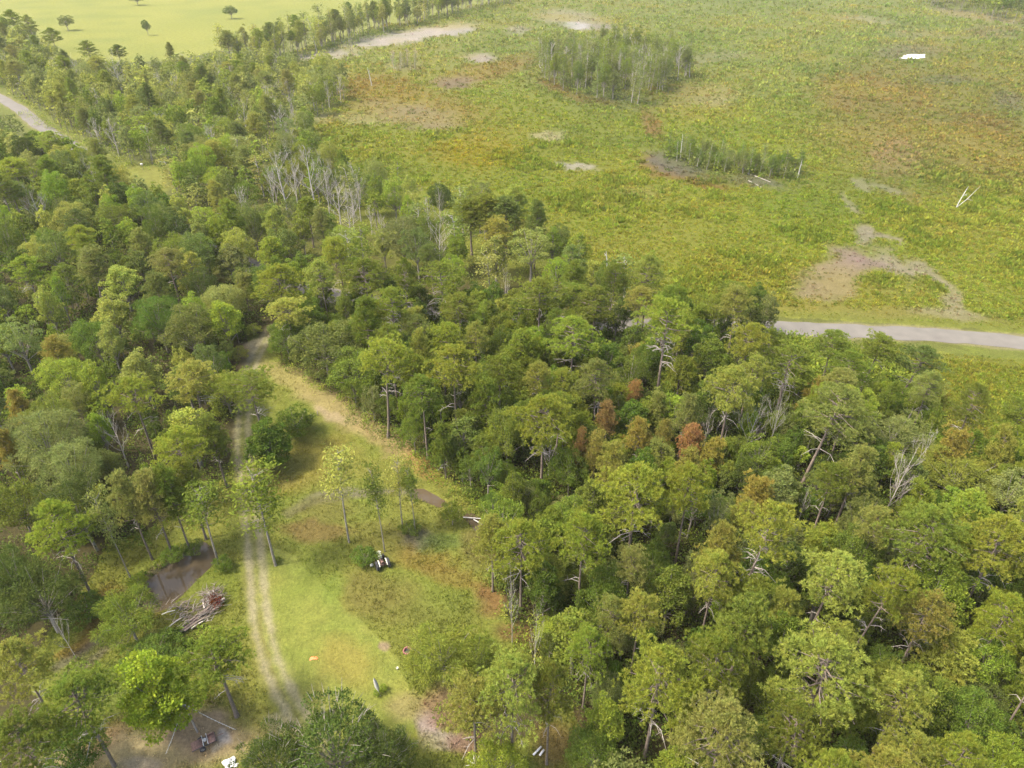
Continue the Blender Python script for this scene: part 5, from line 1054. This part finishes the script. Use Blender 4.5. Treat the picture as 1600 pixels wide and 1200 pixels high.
M_POLE = simple("grey_pole_wood", (.26, .22, .18), .9, noise=5, amount=.25, bump=.3); M_WIRE = simple("pale_string_wire", (.55, .53, .48), .6); M_WHITE = simple("chalky_white", (.47, .46, .43), .6, noise=5, amount=.1); M_LAMP = simple("lamp_housing", (.66, .65, .62), .5)
pb = at(309, 1144); PH = 4.9
pl = thing("yard_pole", "leaning grey wooden pole with a lamp and two pale strung wires above the bare yard", "pole", pb)
m_ = MB(); m_.tube([(0, 0, -.3), (-.15, .05, PH * .5), (-.3, .1, PH)], [.11, .1, .085], 9); m_.build("pole", M_POLE, pl, True)
tp = Vector((-.3, .1, PH)); m_ = MB(); m_.tube([tp + Vector((0, 0, -.25)), tp + Vector((.35, -.05, -.3)), tp + Vector((.45, -.08, -.42))], [.025, .025, .03], 6); V = MB()
m_.box(tp + Vector((.47, -.1, -.5)), (.2, .26, .12), (0, .4, .3), taper=.8); m_.build("lamp", M_LAMP, pl)
for ex, ey in ((259, 1178), (368, 1140)):
    e = at(ex, ey, .2) - pb; m_ = MB(); pts = [tp.lerp(e, q) + Vector((0, 0, -.25 * math.sin(math.pi * q))) for q in np.linspace(0, 1, 12)]; m_.tube(pts, .022, 5)
    w_ = m_.build("wire", M_WIRE, pl)
    f_ = MB()
    for q in np.linspace(.08, .95, 13):
        p = tp.lerp(e, q) + Vector((0, 0, -.25 * math.sin(math.pi * q) - .07)); f_.box(p, (.05, .05, .1), (random.uniform(-.3, .3), 0, random.uniform(0, 3)), taper=.6)
    f_.build("bulbs", M_WHITE, w_)
# old slatted cart
a, b = at(303, 1172), at(337, 1156); ang = math.atan2((b - a).y, (b - a).x); ct = thing("farm_cart", "rusty brown slatted farm cart with white posts standing in the bare yard under the pole", "cart", (a + b) / 2, ang)
m_ = MB(); [m_.box((-.62, -.42 + .14 * i, .62), (1.05, .1, .04)) for i in range(7)]; m_.build("slatted_deck", M_RUST, ct)
m_ = MB(); m_.box((.75, 0, .56), (.7, .95, .05)); m_.box((.75, .47, .68), (.7, .04, .2)); m_.build("tray", M_RUST, ct)
m_ = MB(); [m_.box((0, y, .5), (2.4, .07, .08)) for y in (-.46, .46)]; [m_.box((x, 0, .46), (.07, .86, .06)) for x in (-1.1, 0, .4, 1.1)]; m_.build("frame", M_DARK, ct)
for x in (-.05, .38): m_ = MB(); m_.box((x, 0, .7), (.06, 1.1, .06)); m_.box((x, -.5, .82), (.06, .06, .3)); m_.box((x, .5, .82), (.06, .06, .3)); m_.build("white_rail", M_WHITE, ct)
for sy in (-1, 1): m_ = MB(); lathe([(-.07, .18), (-.09, .25), (-.06, .3), (.06, .3), (.09, .25), (.07, .18), (.03, .0)], 20, (-.25, sy * .62, .3), m_); w_ = m_.build("wheel", M_TYRE, ct); m_ = MB(); lathe([(-.05, .18), (-.03, 0.)], 16, (-.25, sy * .62, .3), m_); m_.build("rim", M_GREY, w_)
m_ = MB(); m_.tube([(1.1, 0, .5), (1.9, .1, .35)], .04, 8); m_.build("drawbar", M_RUST, ct)
bk = thing("bucket", "small white bucket set on the rusty cart between its white rails", "bucket", ((a + b) / 2).to_2d().to_3d() + Vector((.16 * math.cos(ang), .16 * math.sin(ang), .6)))
m_ = MB(); lz = lambda prof, k, mb: mb.add([(r * math.cos(2 * math.pi * j / k), r * math.sin(2 * math.pi * j / k), z) for z, r in prof for j in range(k)], [(i * k + j, i * k + (j + 1) % k, (i + 1) * k + (j + 1) % k, (i + 1) * k + j) for i in range(len(prof) - 1) for j in range(k)])
lz([(0, .001), (0, .12), (.28, .16), (.28, .14), (.02, .1), (.02, .001)], 16, m_); m_.build("pail", M_WHITE, bk, True); m_ = MB(); m_.tube([(.15 * math.cos(q), .02, .27 + .12 * math.sin(q)) for q in np.linspace(0, math.pi, 9)], .008, 4); m_.build("handle", M_GREY, bk)

# white pointed board standing in the small shrub
bd = thing("pointed_board", "white pointed board on a thin stake leaning in a small shrub on the lawn", "board", at(594, 1087)); bd.rotation_euler = (0, R(-6), R(10)); bd.scale = (1.5, 1.5, 1.35)
m_ = MB(); pr = [(0.62, .03), (.9, .1), (1.25, .15), (1.7, .14), (2.1, .09), (2.4, .01)]
V = [(sx * w_, dy, z) for z, w_ in pr for (sx, dy) in ((-1, 0), (0, -.04), (1, 0), (0, .04))]; F = [(i * 4 + j, i * 4 + (j + 1) % 4, i * 4 + 4 + (j + 1) % 4, i * 4 + 4 + j) for i in range(len(pr) - 1) for j in range(4)]
m_.add(V, F); m_.build("blade", M_WHITE, bd); m_ = MB(); m_.tube([(0, 0, -.2), (0, 0, .8)], .025, 6); m_.build("stake", M_DEAD, bd)
# rust-red fire ring
M_RED = simple("rust_red_brick", (.24, .095, .08), .9, noise=7, amount=.35, bump=.3)
fr = thing("fire_ring", "rust red fire ring with a dark ashy middle beside the willow thicket", "fire ring", at(637, 1019)); m_ = MB()
for ring, z in ((.42, .1), (.44, .28)):
    for j in range(12): q = 2 * math.pi * (j + .5 * (z > .2)) / 12; m_.box((ring * math.cos(q), ring * math.sin(q), z), (.2, .15, .16), (random.uniform(-.08, .08), 0, q + math.pi / 2))
m_.build("brick_ring", M_RED, fr); m_ = MB(); lz([(.14, .38), (.18, .2), (.16, .001)], 14, m_); m_.build("ash_bed", simple("ash", (.03, .028, .027), 1, noise=9, amount=.5), fr)
# orange sheet, cream pail, stones, planks, tarp, posts
M_ORANGE = simple("orange_plastic", (.62, .17, .04), .5, noise=4, amount=.2)
def lump_sheet(name, label, cat, p, sx, sy, h, material, rot, seed, n=12):
    rd = np.random.default_rng(seed); ph = rd.uniform(0, 6, 6); u = np.linspace(-1, 1, n); U, Vv = np.meshgrid(u, u)
    edge = 1 + .15 * np.sin(3 * np.arctan2(Vv, U) + ph[0]); X = U * sx * edge; Y = Vv * sy * edge
    Z = h * (.55 + .3 * np.sin(U * 4 + ph[1]) * np.cos(Vv * 3.4 + ph[2]) + .2 * np.sin(Vv * 7 + U * 5 + ph[3])) * np.clip(1.15 - (U ** 2 + Vv ** 2) ** .5 * .75, .05, 1) + .02
    top_ = np.stack([X, Y, Z], -1).reshape(-1, 3); bot = top_ - np.array([0, 0, .015]); I = np.arange(n * n).reshape(n, n)
    F = np.stack([I[:-1, :-1], I[:-1, 1:], I[1:, 1:], I[1:, :-1]], -1).reshape(-1, 4); m_ = MB(); m_.add(np.concatenate([top_, bot]), np.concatenate([F, F[:, ::-1] + n * n]))
    o = m_.build(name, material, None, True); o.location = p; o.rotation_euler = (0, 0, rot); return tag(o, label, cat)
lump_sheet("orange_sheet", "small crumpled bright orange sheet lying flat on the mown lawn", "sheet", at(488, 1029), .26, .2, .16, M_ORANGE, .3, 1)
lump_sheet("orange_bag", "small bright orange bag lying just beside the crumpled orange sheet", "bag", at(494, 1028.5), .2, .15, .2, M_ORANGE, -.4, 2)
lump_sheet("white_tarp", "crumpled white tarp showing from under the dark oak at the lower border", "tarp", at(359, 1193), .55, .5, .7, M_WHITE, .6, 3, 16)
lump_sheet("white_cloth", "small white cloth lying beside the crumpled white tarp", "cloth", at(368, 1196), .22, .18, .2, M_WHITE, .1, 4)
pc = thing("cream_pail", "small cream pail standing on the lawn edge below the fire ring", "pail", at(621, 1045)); m_ = MB(); pc.scale = (.7, .7, .7); lz([(0, .001), (0, .16), (.3, .2), (.3, .17), (.04, .14), (.04, .001)], 16, m_); m_.build("pail", M_CREAM, pc, True); m_ = MB(); m_.tube([(.19 * math.cos(q), 0, .29 + .15 * math.sin(q)) for q in np.linspace(0, math.pi, 9)], .01, 4); m_.build("handle", M_GREY, pc)
pf = thing("feed_sack", "pale yellow feed sack lying by the stem shrub near the tractor", "sack", at(581, 884), .6); m_ = MB(); m_.add([], np.zeros((0, 4), int)) if False else None
lz([(0, .02), (.04, .2), (.16, .26), (.28, .2), (.33, .05)], 14, m_); m_.build("sack_body", M_CREAM, pf, True); m_ = MB(); lz([(.32, .04), (.38, .09), (.39, .02)], 10, m_); m_.build("tied_neck", M_CREAM, pf, True)
for (p, q, lb) in (((833, 1181), (846, 1167), "white plank, the longer of two lying under the bright oak at the lower border"), ((843, 1182), (850, 1172), "white plank, the shorter of two lying under the bright oak at the lower border")):
    A, B = at(*p), at(*q); m_ = MB(); L = (B - A).length; m_.box((0, 0, .12), (L, .2, .04)); o = m_.build("plank", M_WHITE); o.location = (A + B) / 2; o.rotation_euler = (0, .08, math.atan2((B - A).y, (B - A).x)); tag(o, lb, "plank", "white planks under the oak")
for (p, lb) in (((487, 656), "white short post, the paler one beside the wide shrub tree"), ((474, 657), "grey short post nearer the trunk of the wide shrub tree"), ((497, 650), "dark thin post at the outer end of the wide shrub tree")):
    m_ = MB(); m_.box((0, 0, .5), (.12, .12, 1.0), taper=.9); m_.box((0, 0, 1.02), (.15, .15, .06), taper=.5); o = m_.build("fence_post", M_WHITE if 'white' in lb.split()[0] else M_POLE); o.location = at(*p); tag(o, lb, "post", "posts by the shrub tree")
# bleached branch by the lower border
db = thing("fallen_branch", "bleached white forked branch lying near the lower border by the pinkish bare soil", "branch", at(742, 1196)); m_ = MB()
m_.tube([(-.7, .4, .3), (0, 0, .15), (.9, -.2, .35)], [.05, .09, .04], 6); m_.build("stem", M_WHITEWOOD, db, True)
for e in ((-.2, .9, .7), (.5, .7, .8), (-.9, -.3, .5)): m_ = MB(); m_.tube([(0, 0, .15), (e[0] * .6, e[1] * .5, e[2] * .7), e], [.06, .04, .015], 5); m_.build("twig", M_WHITEWOOD, db, True)
# small sheds and a road sign far back
def shed(label, p, w, d, h, wallm, roofm, rot):
    t = thing("shed", label, "shed", at(*p), rot, "small far buildings"); m_ = MB(); m_.box((0, 0, h / 2), (w, d, h)); m_.add([(-w / 2, -d / 2, h), (-w / 2, d / 2, h), (-w / 2, 0, h + d * .3), (w / 2, -d / 2, h), (w / 2, d / 2, h), (w / 2, 0, h + d * .3)], [(0, 2, 1), (3, 4, 5)]); m_.build("wall", wallm, t)
    m_ = MB(); 
    for s_ in (-1, 1): m_.box((0, s_ * d * .27, h + d * .15 + .1), (w + .5, d * .62, .1), (-s_ * math.atan(.6), 0, 0))
    m_.build("roof", roofm, t); m_ = MB(); m_.box((w * .1, -d / 2 - .02, h * .4), (1, .06, h * .8)); m_.build("door", M_GREY, t)
shed("small white roofed shed glimpsed between trees at the meadow edge", (68, 101), 3.6, 4, 2.4, M_WHITE, M_WHITE, .4)
shed("low grey roofed shed half hidden at the meadow edge", (86, 106), 4, 3.6, 2.2, M_WHITE, M_GREY, .2)
sg = thing("road_sign", "small pale square sign on a post at the grassy gap by the upper road", "sign", at(224, 266)); m_ = MB(); m_.tube([(0, 0, -.2), (0, 0, 2.1)], .05, 6); m_.build("post", M_POLE, sg); m_ = MB(); m_.box((0, 0, 1.9), (.9, .05, .7)); m_.build("panel", M_WHITE, sg)

# ------------------------------------------------------------------ warm humid air
m_ = MB(); m_.box((0, 0, 42), (14400, 14400, 90)); tag(m_.build("haze", M_HAZE), kind="stuff")
